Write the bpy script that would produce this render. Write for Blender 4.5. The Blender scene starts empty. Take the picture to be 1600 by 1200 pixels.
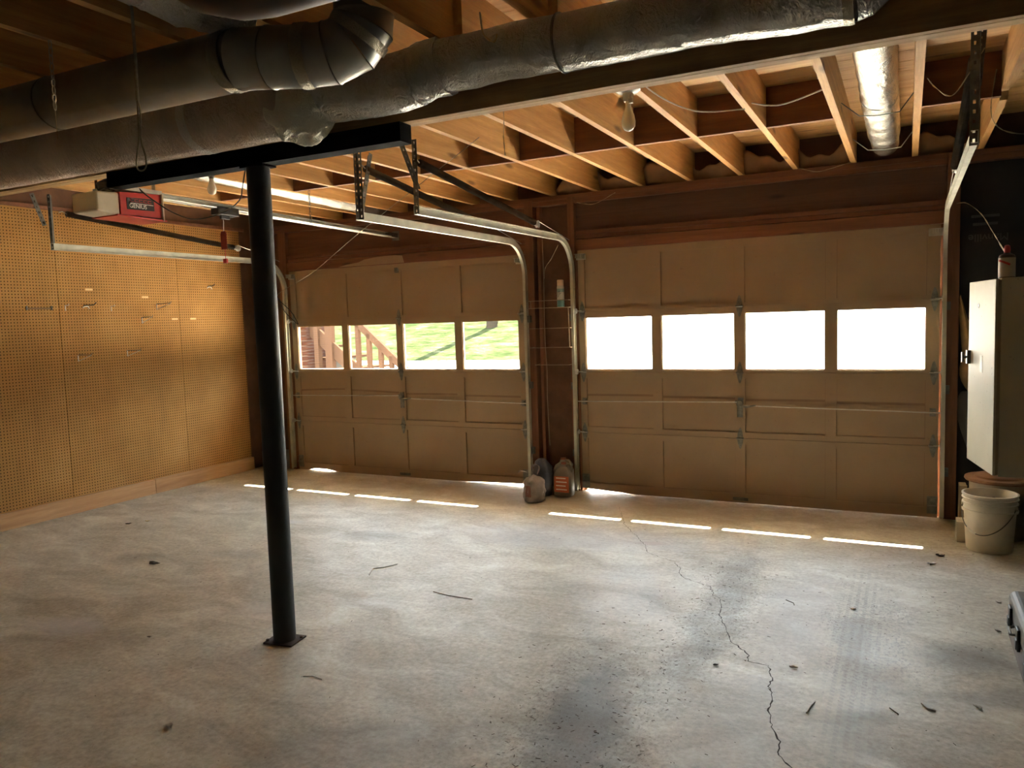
import bpy, bmesh, math, random
from mathutils import Vector, Matrix
from math import sin, cos, pi, radians, sqrt, atan2
random.seed(7)
S = bpy.context.scene
COL = S.collection

# ------------------------------------------------------------------ camera
cd = bpy.data.cameras.new('camera'); cam = bpy.data.objects.new('camera', cd); COL.objects.link(cam)
yaw, pitch, roll, FPX = 0.4714, -0.0824, -0.0315, 1211.2
f = Vector((-sin(yaw)*cos(pitch), cos(yaw)*cos(pitch), sin(pitch)))
r0 = Vector((cos(yaw), sin(yaw), 0)); u0 = r0.cross(f)
r = cos(roll)*r0 + sin(roll)*u0; u = -sin(roll)*r0 + cos(roll)*u0
M = Matrix((r, u, -f)).transposed().to_4x4(); M.translation = Vector((3.0922, -6.3769, 1.5468))
cam.matrix_world = M
cd.sensor_width = 36; cd.sensor_fit = 'HORIZONTAL'; cd.lens = 36*FPX/1600
cd.clip_start = 0.05; cd.clip_end = 300
S.camera = cam

# ------------------------------------------------------------------ view, sky, sun
S.view_settings.view_transform = 'Standard'; S.view_settings.look = 'None'
S.view_settings.gamma = 1; S.view_settings.use_curve_mapping = False
S.view_settings.exposure = 1.9
SUN, SKY = 60.0, 9.5
w = bpy.data.worlds.new('sky'); S.world = w; w.use_nodes = True
nt = w.node_tree; nt.nodes.clear()
wo = nt.nodes.new('ShaderNodeOutputWorld'); bg = nt.nodes.new('ShaderNodeBackground')
tc = nt.nodes.new('ShaderNodeTexCoord'); sp = nt.nodes.new('ShaderNodeSeparateXYZ'); rp = nt.nodes.new('ShaderNodeValToRGB')
nt.links.new(tc.outputs['Generated'], sp.inputs[0]); nt.links.new(sp.outputs['Z'], rp.inputs[0])
rp.color_ramp.elements[0].position = 0.0; rp.color_ramp.elements[0].color = (0.96, 1.0, 0.96, 1)
rp.color_ramp.elements[1].position = 0.7; rp.color_ramp.elements[1].color = (0.60, 0.70, 0.84, 1)
nt.links.new(rp.outputs[0], bg.inputs[0]); bg.inputs[1].default_value = SKY
nt.links.new(bg.outputs[0], wo.inputs[0])
sl = bpy.data.lights.new('sun', 'SUN'); so = bpy.data.objects.new('sun', sl); COL.objects.link(so)
sl.energy = SUN; sl.angle = radians(0.53); sl.color = (1.0, 0.93, 0.82)
SEL, SAZ = radians(53.3), radians(1.2)
so.rotation_euler = Vector((sin(SAZ)*cos(SEL), cos(SAZ)*cos(SEL), sin(SEL))).to_track_quat('Z', 'Y').to_euler()
so.location = (0, 12, 14)

# ------------------------------------------------------------------ materials
def mat(name):
    m = bpy.data.materials.new(name); m.use_nodes = True
    n = m.node_tree; b = n.nodes['Principled BSDF']
    return m, n, b
def N(n, t, **kw):
    x = n.nodes.new(t)
    for k, v in kw.items(): setattr(x, k, v)
    return x
def L(n, a, b): n.links.new(a, b)
def mathn(n, op, a, b=None, c=None, clamp=False):
    x = N(n, 'ShaderNodeMath', operation=op); x.use_clamp = clamp
    for i, v in enumerate((a, b, c)):
        if v is None: continue
        if isinstance(v, (int, float)): x.inputs[i].default_value = v
        else: L(n, v, x.inputs[i])
    return x.outputs[0]
def noise(n, vec, scale, detail=4, rough=0.55, dist=0):
    x = N(n, 'ShaderNodeTexNoise'); x.inputs['Scale'].default_value = scale
    x.inputs['Detail'].default_value = detail; x.inputs['Roughness'].default_value = rough
    x.inputs['Distortion'].default_value = dist
    if vec is not None: L(n, vec, x.inputs['Vector'])
    return x.outputs[0]
def ramp(n, fac, stops):
    x = N(n, 'ShaderNodeValToRGB'); cr = x.color_ramp
    while len(cr.elements) < len(stops): cr.elements.new(0.5)
    for e, (p, c) in zip(cr.elements, stops):
        e.position = p; e.color = (c[0], c[1], c[2], 1) if hasattr(c, '__len__') else (c, c, c, 1)
    L(n, fac, x.inputs[0]); return x.outputs[0]
def mix(n, fac, a, b, mode='MIX'):
    x = N(n, 'ShaderNodeMix', data_type='RGBA', blend_type=mode)
    for s, v in ((x.inputs[0], fac), (x.inputs[6], a), (x.inputs[7], b)):
        if isinstance(v, (int, float)): s.default_value = v
        elif isinstance(v, tuple): s.default_value = (v[0], v[1], v[2], 1)
        else: L(n, v, s)
    return x.outputs[2]
def bump(n, b, h, strength=0.3, dist=0.01):
    x = N(n, 'ShaderNodeBump'); x.inputs['Strength'].default_value = strength; x.inputs['Distance'].default_value = dist
    L(n, h, x.inputs['Height']); L(n, x.outputs[0], b.inputs['Normal'])
def coords(n, rnd=True, scale=(1, 1, 1)):
    tc = N(n, 'ShaderNodeTexCoord'); mp = N(n, 'ShaderNodeMapping'); mp.inputs['Scale'].default_value = scale
    L(n, tc.outputs['Object'], mp.inputs['Vector'])
    if rnd:
        oi = N(n, 'ShaderNodeObjectInfo'); v = N(n, 'ShaderNodeCombineXYZ')
        m1 = mathn(n, 'MULTIPLY', oi.outputs['Random'], 37.0); m2 = mathn(n, 'MULTIPLY', oi.outputs['Random'], 91.0)
        L(n, m1, v.inputs[0]); L(n, m2, v.inputs[1]); L(n, m1, v.inputs[2]); L(n, v.outputs[0], mp.inputs['Location'])
    return mp.outputs[0]
def simple(name, c, rough=0.6, metal=0.0, var=0.12, vs=8.0, bmp=0.0, bs=60.0):
    m, n, b = mat(name)
    v = coords(n); nz = noise(n, v, vs, 5)
    col = ramp(n, nz, [(0.25, tuple(x*(1-var) for x in c)), (0.75, tuple(min(1, x*(1+var)) for x in c))])
    L(n, col, b.inputs['Base Color']); b.inputs['Roughness'].default_value = rough; b.inputs['Metallic'].default_value = metal
    if bmp: bump(n, b, noise(n, v, bs, 3), bmp, 0.003)
    return m
def wood(name, c1, c2, axis='Y', knots=True, rough=0.7, var=0.25, dirt=0.0):
    m, n, b = mat(name)
    sc = {'X': (0.35, 6, 6), 'Y': (6, 0.35, 6), 'Z': (6, 6, 0.35)}[axis]
    v = coords(n, True, sc)
    g = noise(n, v, 3.2, 6, 0.6, 0.6); g2 = noise(n, v, 26, 3, 0.6)
    gg = mathn(n, 'ADD', mathn(n, 'MULTIPLY', g, 0.75), mathn(n, 'MULTIPLY', g2, 0.25))
    col = ramp(n, gg, [(0.32, c2), (0.52, tuple((a+bb)/2 for a, bb in zip(c1, c2))), (0.66, c1)])
    if knots:
        sk = {'X': (1, 4, 4), 'Y': (4, 1, 4), 'Z': (4, 4, 1)}[axis]
        vo = N(n, 'ShaderNodeTexVoronoi'); vo.inputs['Scale'].default_value = 1.7
        L(n, coords(n, True, sk), vo.inputs['Vector'])
        k = ramp(n, vo.outputs['Distance'], [(0.06, 1.0), (0.16, 0.0)])
        col = mix(n, mathn(n, 'MULTIPLY', k, 0.75), col, tuple(x*0.28 for x in c2))
    oi = N(n, 'ShaderNodeObjectInfo')
    hv = N(n, 'ShaderNodeHueSaturation'); hv.inputs['Saturation'].default_value = 1.0
    L(n, mathn(n, 'ADD', mathn(n, 'MULTIPLY', oi.outputs['Random'], var), 1-var/2), hv.inputs['Value'])
    L(n, col, hv.inputs['Color']); col = hv.outputs[0]
    if dirt:
        d = noise(n, coords(n), 2.2, 6, 0.6)
        col = mix(n, mathn(n, 'MULTIPLY', ramp(n, d, [(0.45, 0.0), (0.7, 1.0)]), dirt), col, (0.03, 0.022, 0.015))
    L(n, col, b.inputs['Base Color']); b.inputs['Roughness'].default_value = rough
    bump(n, b, gg, 0.25, 0.004)
    return m
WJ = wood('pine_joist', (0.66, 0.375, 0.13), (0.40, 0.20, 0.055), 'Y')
WB = wood('pine_blocking_shaded', (0.27, 0.11, 0.038), (0.16, 0.055, 0.02), 'X')  # joist pine made darker, shade of the blocking faces put into the colour
WG = wood('girder_fir', (0.62, 0.40, 0.17), (0.36, 0.20, 0.08), 'X', rough=0.8, dirt=0.4)
WS = wood('stud_redwood', (0.24, 0.105, 0.05), (0.14, 0.056, 0.026), 'Z')
WH = wood('header_redwood', (0.23, 0.098, 0.046), (0.13, 0.052, 0.025), 'X')
WHD = wood('header_dark', (0.13, 0.065, 0.038), (0.08, 0.038, 0.023), 'X')
WF = wood('subfloor_pine', (0.62, 0.38, 0.15), (0.42, 0.23, 0.08), 'X')
WBB = wood('baseboard_pine', (0.58, 0.36, 0.17), (0.38, 0.20, 0.085), 'Y')
WDK = wood('deck_wood', (0.034, 0.0195, 0.012), (0.025, 0.014, 0.009), 'Z', knots=False)
for m_ in (WDK,): m_.node_tree.nodes['Principled BSDF'].inputs['Specular IOR Level'].default_value = 0.0
STEELB = simple('black_steel', (0.0035, 0.0035, 0.0035), 0.9, 0.0, 0.3, 6, 0.2, 80)
STEELB.node_tree.nodes['Principled BSDF'].inputs['Specular IOR Level'].default_value = 0.1
POSTB = simple('post_paint', (0.014, 0.014, 0.013), 0.5, 0.0, 0.3, 6, 0.2, 80)
GALV = simple('galvanised', (0.52, 0.51, 0.46), 0.42, 0.85, 0.2, 14, 0.05)
GALVD = simple('dark_galvanised', (0.16, 0.15, 0.13), 0.55, 0.6, 0.3, 20, 0.1)
TRACK = simple('track_paint', (0.50, 0.49, 0.40), 0.45, 0.5, 0.2, 9, 0.06, 40)
SPRING = simple('spring_steel', (0.11, 0.095, 0.08), 0.45, 0.7, 0.3)
HINGE = simple('hinge_metal', (0.20, 0.20, 0.175), 0.42, 0.8, 0.35, 30, 0.1)
DUCTM = None
PORC = simple('porcelain', (0.75, 0.72, 0.62), 0.25, 0, 0.05)
BULB = simple('frosted_glass', (0.85, 0.80, 0.66), 0.2, 0, 0.03)
ROPE = simple('rope', (0.30, 0.25, 0.17), 0.95, 0, 0.3, 60, 0.6, 200)
WIREW = simple('white_cable', (0.62, 0.60, 0.54), 0.5)
WIREB = simple('black_cable', (0.02, 0.014, 0.012), 0.4)
REDM = simple('red_metal', (0.42, 0.03, 0.025), 0.4, 0, 0.15)
REDP = simple('red_plastic', (0.45, 0.035, 0.03), 0.5)
CREAMP = simple('cream_plastic', (0.55, 0.48, 0.35), 0.5, 0, 0.04)
BLACKP = simple('black_plastic', (0.015, 0.015, 0.015), 0.45)
WHITEP = simple('white_plastic', (0.72, 0.68, 0.58), 0.5, 0, 0.08)
COB = simple('cobweb', (0.42, 0.33, 0.20), 0.9)
INSUL = simple('fiberglass', (0.44, 0.28, 0.13), 1.0, 0, 0.4, 9, 1.0, 40)
KRAFT = simple('kraft_paper', (0.30, 0.17, 0.08), 0.85, 0, 0.25, 7, 0.6, 14)
PAPERB = simple('black_paper', (0.018, 0.017, 0.018), 0.75, 0, 0.5, 5, 0.7, 12)
INKG = simple('grey_ink', (0.075, 0.072, 0.070), 0.8)
BRICKD = simple('dark_sheathing', (0.13, 0.065, 0.035), 0.9, 0, 0.35, 6, 0.4, 30)

def foil(name, c, rough, wr, sc=9.0, stretch=(1, 1, 1), metal=0.9):
    m, n, b = mat(name); v = coords(n, True, stretch)
    h = noise(n, v, sc, 5, 0.6, 1.6); h2 = noise(n, v, sc*3.3, 3, 0.6, 1.2)
    rd = lambda q: mathn(n, 'MULTIPLY', mathn(n, 'ABSOLUTE', mathn(n, 'SUBTRACT', q, 0.5)), 2.0)
    hh = mathn(n, 'ADD', rd(h), mathn(n, 'MULTIPLY', rd(h2), 0.45))
    d = noise(n, v, 3.0, 4)
    L(n, ramp(n, d, [(0.3, tuple(x*0.6 for x in c)), (0.7, c)]), b.inputs['Base Color'])
    b.inputs['Metallic'].default_value = metal; b.inputs['Roughness'].default_value = rough
    bump(n, b, hh, min(1, wr*1.6), 0.035 if wr > 0.1 else 0.01); return m
FOIL = foil('foil_wrap', (0.62, 0.60, 0.56), 0.33, 0.55, 7, (1.3, 1, 1))
FOILD = foil('dusty_foil', (0.66, 0.55, 0.46), 0.48, 0.5, 6, (1.6, 1, 1), 0.6)
FOILB = foil('bright_foil', (0.80, 0.77, 0.68), 0.27, 0.22, 13, (1, 0.6, 1))
TAPE = foil('foil_tape', (0.50, 0.44, 0.32), 0.35, 0.7, 30)
SHEET = foil('sheet_metal', (0.40, 0.39, 0.35), 0.36, 0.05, 4)

# painted garage door
def door_mat():
    m, n, b = mat('door_paint'); v = coords(n, False)
    a = noise(n, coords(n, False, (1, 1, 0.25)), 60, 3); d = noise(n, v, 2.0, 6)
    col = ramp(n, d, [(0.3, (0.29, 0.205, 0.125)), (0.7, (0.35, 0.255, 0.16))])
    sp_ = ramp(n, noise(n, v, 22, 2, 0.5), [(0.70, 0.0), (0.76, 1.0)])
    col = mix(n, mathn(n, 'MULTIPLY', sp_, 0.35), col, (0.22, 0.14, 0.08))
    L(n, col, b.inputs['Base Color']); b.inputs['Roughness'].default_value = 0.6
    bump(n, b, a, 0.15, 0.002); return m
DOORP = door_mat()
DSHADE = simple('door_shade_line', (0.24, 0.16, 0.10), 0.8)  # darker door tone for the painted shadow strips
# glass
GL, n, b = mat('window_glass')
n.nodes.remove(b); out = n.nodes['Material Output']
tr = N(n, 'ShaderNodeBsdfTransparent'); tr.inputs[0].default_value = (0.97, 0.97, 0.95, 1)
gs = N(n, 'ShaderNodeBsdfGlossy'); gs.inputs['Roughness'].default_value = 0.02
mx = N(n, 'ShaderNodeMixShader'); mx.inputs[0].default_value = 0.05
L(n, tr.outputs[0], mx.inputs[1]); L(n, gs.outputs[0], mx.inputs[2]); L(n, mx.outputs[0], out.inputs[0])
# pegboard
PEG, n, b = mat('pegboard')
tcn = N(n, 'ShaderNodeTexCoord'); s3 = N(n, 'ShaderNodeSeparateXYZ'); L(n, tcn.outputs['Object'], s3.inputs[0])
def cell(o): return mathn(n, 'SUBTRACT', mathn(n, 'FRACT', mathn(n, 'ADD', mathn(n, 'DIVIDE', o, 0.0254), 0.5+200)), 0.5)
cy, cz = cell(s3.outputs['Y']), cell(s3.outputs['Z'])
dd = mathn(n, 'SQRT', mathn(n, 'ADD', mathn(n, 'MULTIPLY', cy, cy), mathn(n, 'MULTIPLY', cz, cz)))
hole = mathn(n, 'LESS_THAN', dd, 0.19)
v = coords(n, False)
base = ramp(n, noise(n, v, 1.6, 6, 0.6), [(0.3, (0.33, 0.165, 0.048)), (0.55, (0.42, 0.225, 0.07)), (0.75, (0.48, 0.275, 0.10))])
st = ramp(n, noise(n, coords(n, False, (1, 2.0, 0.5)), 2.3, 5, 0.6), [(0.56, 0.0), (0.72, 1.0)])
base = mix(n, mathn(n, 'MULTIPLY', st, 0.35), base, (0.28, 0.14, 0.05))
L(n, mix(n, hole, base, (0.035, 0.016, 0.006)), b.inputs['Base Color']); b.inputs['Roughness'].default_value = 0.85; b.inputs['Specular IOR Level'].default_value = 0.2
bump(n, b, mathn(n, 'SUBTRACT', 1.0, hole), 0.4, 0.002)

# concrete floor
CON, n, b = mat('concrete_floor')
v = coords(n, False)
big = noise(n, v, 0.55, 7, 0.62, 0.5); mid = noise(n, coords(n, False, (1, 1.7, 1)), 2.4, 8, 0.65, 0.8); fine = noise(n, v, 38, 6, 0.7)
col = ramp(n, big, [(0.30, (0.36, 0.335, 0.265)), (0.50, (0.475, 0.465, 0.39)), (0.70, (0.55, 0.545, 0.485))])
col = mix(n, 0.85, col, ramp(n, mid, [(0.33, (0.40, 0.37, 0.33)), (0.5, (0.52, 0.50, 0.47)), (0.66, (0.66, 0.655, 0.65))]), 'OVERLAY')
col = mix(n, 0.9, col, ramp(n, fine, [(0.3, (0.34, 0.32, 0.29)), (0.7, (0.64, 0.63, 0.62))]), 'OVERLAY')
sx = N(n, 'ShaderNodeSeparateXYZ'); tcf = N(n, 'ShaderNodeTexCoord'); L(n, tcf.outputs['Object'], sx.inputs[0])
X, Y = sx.outputs['X'], sx.outputs['Y']
def blob(cx, cy, rx, ry, rot=0.0, warp=0.5):
    c, s = cos(rot), sin(rot)
    dx = mathn(n, 'SUBTRACT', X, cx); dy = mathn(n, 'SUBTRACT', Y, cy)
    a = mathn(n, 'DIVIDE', mathn(n, 'ADD', mathn(n, 'MULTIPLY', dx, c), mathn(n, 'MULTIPLY', dy, s)), rx)
    e = mathn(n, 'DIVIDE', mathn(n, 'SUBTRACT', mathn(n, 'MULTIPLY', dy, c), mathn(n, 'MULTIPLY', dx, s)), ry)
    d = mathn(n, 'SQRT', mathn(n, 'ADD', mathn(n, 'MULTIPLY', a, a), mathn(n, 'MULTIPLY', e, e)))
    d = mathn(n, 'ADD', d, mathn(n, 'MULTIPLY', mathn(n, 'SUBTRACT', noise(n, v, 4.5, 7, 0.7), 0.5), warp*2.6))
    x = N(n, 'ShaderNodeMapRange', interpolation_type='SMOOTHSTEP'); L(n, d, x.inputs[0])
    x.inputs[1].default_value = 1.25; x.inputs[2].default_value = 0.35; x.inputs[3].default_value = 0; x.inputs[4].default_value = 1
    return x.outputs[0]
# dirt trails, oil stains, pale blotches, painted shade by the doors: (cx, cy, rx, ry, rot, strength, colour)
for (cx, cy_, rx, ry, ro, s_, c_) in [
        (2.24, -2.35, 0.15, 1.1, 0.03, 0.55, (0.10, 0.075, 0.05)), (2.02, -3.75, 0.22, 0.75, 0.25, 0.85, (0.085, 0.065, 0.05)),
        (2.88, -2.5, 0.10, 0.35, 0.0, 0.5, (0.12, 0.085, 0.055)), (2.95, -3.0, 0.12, 0.9, -0.05, 0.3, (0.12, 0.10, 0.08)),
        (3.35, -2.55, 0.22, 0.16, 0.5, 0.6, (0.10, 0.085, 0.07)), (3.5, -2.9, 0.4, 0.10, 0.4, 0.4, (0.11, 0.09, 0.075)),
        (1.3, -4.2, 0.6, 0.18, 0.6, 0.35, (0.14, 0.115, 0.09)), (-1.0, -2.6, 0.24, 0.10, 0.2, 0.32, (0.13, 0.115, 0.10)),
        (-1.6, -2.9, 0.22, 0.10, 0.4, 0.28, (0.12, 0.105, 0.09)), (-0.4, -1.9, 0.35, 0.16, 0.3, 0.3, (0.15, 0.14, 0.13)),
        (0.4, -3.0, 0.32, 0.14, 0.1, 0.3, (0.18, 0.12, 0.075)), (1.55, -1.35, 0.12, 0.05, 0.2, 0.45, (0.34, 0.19, 0.10)),
        (-0.6, -4.0, 0.5, 0.2, 0.3, 0.3, (0.15, 0.12, 0.09)), (3.0, -1.1, 0.6, 0.35, 0.2, 0.3, (0.22, 0.165, 0.115)),
        (-0.9, -3.9, 0.30, 0.12, 0.2, 0.5, (0.48, 0.47, 0.46)), (-1.3, -1.8, 0.16, 0.07, 0.2, 0.5, (0.50, 0.50, 0.49)),
        (0.0, -3.3, 0.28, 0.16, 0.2, 0.35, (0.45, 0.43, 0.40)), (1.0, -1.4, 0.9, 0.35, 0.15, 0.4, (0.40, 0.41, 0.43)),
        (2.62, -2.3, 0.22, 0.8, 0.0, 0.4, (0.42, 0.42, 0.43)), (2.55, -3.6, 0.25, 0.6, 0.0, 0.35, (0.40, 0.40, 0.40)),
        (1.7, -2.3, 0.35, 0.6, 0.2, 0.3, (0.40, 0.40, 0.41)), (0.5, -0.4, 3.4, 0.42, 0.0, 0.7, (0.24, 0.175, 0.11))]:  # last entry: darker band, shade before the doors painted into the floor
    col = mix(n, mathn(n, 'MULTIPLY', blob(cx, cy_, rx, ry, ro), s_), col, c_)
# tyre tread marks
tm = mathn(n, 'MULTIPLY', blob(2.9, -2.6, 0.14, 1.2, 0, 0.35), mathn(n, 'GREATER_THAN', mathn(n, 'FRACT', mathn(n, 'MULTIPLY', X, 26.0)), 0.55))
tm = mathn(n, 'MULTIPLY', tm, mathn(n, 'GREATER_THAN', mathn(n, 'FRACT', mathn(n, 'MULTIPLY', mathn(n, 'ADD', Y, mathn(n, 'MULTIPLY', X, 0.6)), 34.0)), 0.35))
col = mix(n, mathn(n, 'MULTIPLY', tm, 0.4), col, (0.13, 0.105, 0.08))
tr3 = mathn(n, 'MAXIMUM', blob(2.24, -2.3, 0.22, 1.2, 0.03, 0.7), mathn(n, 'MAXIMUM', blob(2.0, -3.7, 0.34, 0.85, 0.25, 0.7), blob(2.95, -2.5, 0.25, 0.8, 0, 0.8)))
gr = ramp(n, noise(n, coords(n, False, (1.6, 1, 1)), 46, 4, 0.7), [(0.50, 0.0), (0.60, 1.0)])
col = mix(n, mathn(n, 'MULTIPLY', mathn(n, 'MULTIPLY', tr3, gr), 0.6), col, (0.10, 0.075, 0.05))
# small dirt specks
spk = ramp(n, noise(n, v, 55, 2, 0.5), [(0.70, 0.0), (0.74, 1.0)])
col = mix(n, mathn(n, 'MULTIPLY', spk, 0.6), col, (0.07, 0.05, 0.035))
L(n, col, b.inputs['Base Color'])
L(n, ramp(n, mid, [(0.3, 0.60), (0.7, 0.40)]), b.inputs['Roughness'])
bump(n, b, mathn(n, 'ADD', mathn(n, 'MULTIPLY', fine, 0.4), mid), 0.25, 0.008)
CRACK = simple('crack_shadow', (0.045, 0.035, 0.028), 1.0)
DRIVE = simple('driveway_concrete', (0.72, 0.67, 0.59), 0.9, 0, 0.1, 3)
GRASS, n, b = mat('grass')
gc = ramp(n, noise(n, coords(n, False, (0.5, 1, 1)), 2.6, 9, 0.8), [(0.36, (0.007, 0.011, 0.004)), (0.48, (0.0145, 0.0185, 0.0075)), (0.56, (0.026, 0.027, 0.013)), (0.64, (0.05, 0.05, 0.03))])  # dappled shade and sunny patches painted into the grass colour
L(n, gc, b.inputs['Base Color']); b.inputs['Roughness'].default_value = 1.0; b.inputs['Specular IOR Level'].default_value = 0.0
TREE = simple('bark', (0.02, 0.016, 0.011), 1.0)
LEAVES = simple('foliage', (0.02, 0.035, 0.008), 1.0, 0, 0.6, 4, 0.8, 6)
BRK, n, b = mat('brick')
bt = N(n, 'ShaderNodeTexBrick'); bt.inputs['Scale'].default_value = 4.5
bt.inputs['Color1'].default_value = (0.018, 0.008, 0.006, 1); bt.inputs['Color2'].default_value = (0.024, 0.012, 0.009, 1); bt.inputs['Mortar'].default_value = (0.035, 0.03, 0.025, 1)
mpn = N(n, 'ShaderNodeMapping'); mpn.inputs['Rotation'].default_value = (pi/2, 0, 0)
tcb = N(n, 'ShaderNodeTexCoord'); L(n, tcb.outputs['Object'], mpn.inputs[0]); L(n, mpn.outputs[0], bt.inputs['Vector'])
L(n, bt.outputs['Color'], b.inputs['Base Color']); b.inputs['Roughness'].default_value = 0.9; b.inputs['Specular IOR Level'].default_value = 0.0
TREE.node_tree.nodes['Principled BSDF'].inputs['Specular IOR Level'].default_value = 0.0
STEP = simple('step_concrete', (0.02, 0.019, 0.017), 0.9)
STEP.node_tree.nodes['Principled BSDF'].inputs['Specular IOR Level'].default_value = 0.0

# ------------------------------------------------------------------ mesh building
class MB:
    def __init__(s): s.bm = bmesh.new(); s.sm = []
    def box(s, x0, x1, y0, y1, z0, z1):
        vs = [s.bm.verts.new((x, y, z)) for x in (x0, x1) for y in (y0, y1) for z in (z0, z1)]
        for q in ((0, 1, 3, 2), (4, 6, 7, 5), (0, 4, 5, 1), (2, 3, 7, 6), (0, 2, 6, 4), (1, 5, 7, 3)):
            s.bm.faces.new([vs[i] for i in q])
        return s
    def obox(s, c, size, M=None):
        c = Vector(c); M = M or Matrix.Identity(3); h = [x/2 for x in size]
        vs = [s.bm.verts.new(c + M @ Vector((x*h[0], y*h[1], z*h[2]))) for x in (-1, 1) for y in (-1, 1) for z in (-1, 1)]
        for q in ((0, 1, 3, 2), (4, 6, 7, 5), (0, 4, 5, 1), (2, 3, 7, 6), (0, 2, 6, 4), (1, 5, 7, 3)):
            s.bm.faces.new([vs[i] for i in q])
        return s
    def beam(s, a, b, w, h, up=(0, 0, 1)):
        a, b = Vector(a), Vector(b); d = (b-a).normalized(); up = Vector(up)
        sd = d.cross(up).normalized(); up = sd.cross(d)
        return s.obox((a+b)/2, ((b-a).length, w, h), Matrix((d, sd, up)).transposed())
    def tube(s, path, rad, seg=12, caps=True, wob=0.0, closed=False):
        P = [Vector(p) for p in path]; n_ = len(P); rings = []
        R = rad if hasattr(rad, '__len__') else [rad]*n_
        t0 = (P[1]-P[0]).normalized(); nrm = t0.orthogonal().normalized()
        for i in range(n_):
            t = (P[min(i+1, n_-1)]-P[max(i-1, 0)]).normalized()
            nrm = (nrm - t*nrm.dot(t)).normalized(); bn = t.cross(nrm)
            ring = []
            for k in range(seg):
                a = 2*pi*k/seg; rr = R[i]*(1+(random.uniform(-wob, wob) if wob else 0))
                ring.append(s.bm.verts.new(P[i] + (nrm*cos(a)+bn*sin(a))*rr))
            rings.append(ring)
        for i in range(n_-1):
            for k in range(seg):
                s.bm.faces.new((rings[i][k], rings[i][(k+1) % seg], rings[i+1][(k+1) % seg], rings[i+1][k]))
        if closed:
            best = min(range(seg), key=lambda q: (rings[-1][0].co-rings[0][q].co).length)
            for k in range(seg):
                s.bm.faces.new((rings[-1][k], rings[-1][(k+1) % seg], rings[0][(k+1+best) % seg], rings[0][(k+best) % seg]))
        elif caps:
            s.bm.faces.new(rings[0][::-1]); s.bm.faces.new(rings[-1])
        return s
    def lathe(s, prof, c, axis='Z', seg=32, tilt=None):
        """prof: list of (radius, height)"""
        c = Vector(c); rings = []
        A = {'Z': (Vector((1, 0, 0)), Vector((0, 1, 0)), Vector((0, 0, 1))), 'Y': (Vector((1, 0, 0)), Vector((0, 0, 1)), Vector((0, 1, 0))),
             'X': (Vector((0, 1, 0)), Vector((0, 0, 1)), Vector((1, 0, 0)))}[axis]
        if tilt is not None: A = tuple(tilt @ a for a in A)
        for rr, h in prof:
            if rr < 1e-6: rings.append([s.bm.verts.new(c + A[2]*h)])
            else: rings.append([s.bm.verts.new(c + A[2]*h + (A[0]*cos(2*pi*k/seg)+A[1]*sin(2*pi*k/seg))*rr) for k in range(seg)])
        for a, b in zip(rings, rings[1:]):
            for k in range(seg):
                k2 = (k+1) % seg
                if len(a) == 1 and len(b) == 1: continue
                if len(a) == 1: s.bm.faces.new((a[0], b[k2], b[k]))
                elif len(b) == 1: s.bm.faces.new((a[k], a[k2], b[0]))
                else: s.bm.faces.new((a[k], a[k2], b[k2], b[k]))
        return s
    def prism(s, pts, axis, a0, a1):
        """pts 2D polygon in the other two axes (in order XY, XZ or YZ)"""
        def P(p, a): return {'X': (a, p[0], p[1]), 'Y': (p[0], a, p[1]), 'Z': (p[0], p[1], a)}[axis]
        A = [s.bm.verts.new(P(p, a0)) for p in pts]; B = [s.bm.verts.new(P(p, a1)) for p in pts]
        s.bm.faces.new(A[::-1]); s.bm.faces.new(B)
        for i in range(len(pts)):
            j = (i+1) % len(pts); s.bm.faces.new((A[i], A[j], B[j], B[i]))
        return s
    def sweep(s, prof, path, side=(1, 0, 0)):
        """prof: closed polygon of (normal, side) offsets, swept along a path lying in the plane across side"""
        side = Vector(side); P = [Vector(p) for p in path]; rings = []
        for i in range(len(P)):
            t = (P[min(i+1, len(P)-1)]-P[max(i-1, 0)]).normalized(); nn = side.cross(t).normalized()
            rings.append([s.bm.verts.new(P[i]+nn*a+side*b) for a, b in prof])
        m = len(prof)
        for i in range(len(P)-1):
            for k in range(m): s.bm.faces.new((rings[i][k], rings[i][(k+1) % m], rings[i+1][(k+1) % m], rings[i+1][k]))
        s.bm.faces.new(rings[0][::-1]); s.bm.faces.new(rings[-1]); return s
    def grid(s, nu, nv, fn, thick=None):
        g = [[s.bm.verts.new(fn(i/(nu-1), j/(nv-1))) for j in range(nv)] for i in range(nu)]
        for i in range(nu-1):
            for j in range(nv-1): s.bm.faces.new((g[i][j], g[i+1][j], g[i+1][j+1], g[i][j+1]))
        return s
WLOC = {}
def tagp(o, label=None, cat=None, group=None, kind=None):
    if label: o['label'] = label
    if cat: o['category'] = cat
    if group: o['group'] = group
    if kind: o['kind'] = kind
    return o
def thing(name, label, cat, loc, group=None, kind=None):
    o = bpy.data.objects.new(name, None); COL.objects.link(o); o.location = loc; o.empty_display_size = 0.05
    WLOC[o] = Vector(loc); return tagp(o, label, cat, group, kind)
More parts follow.
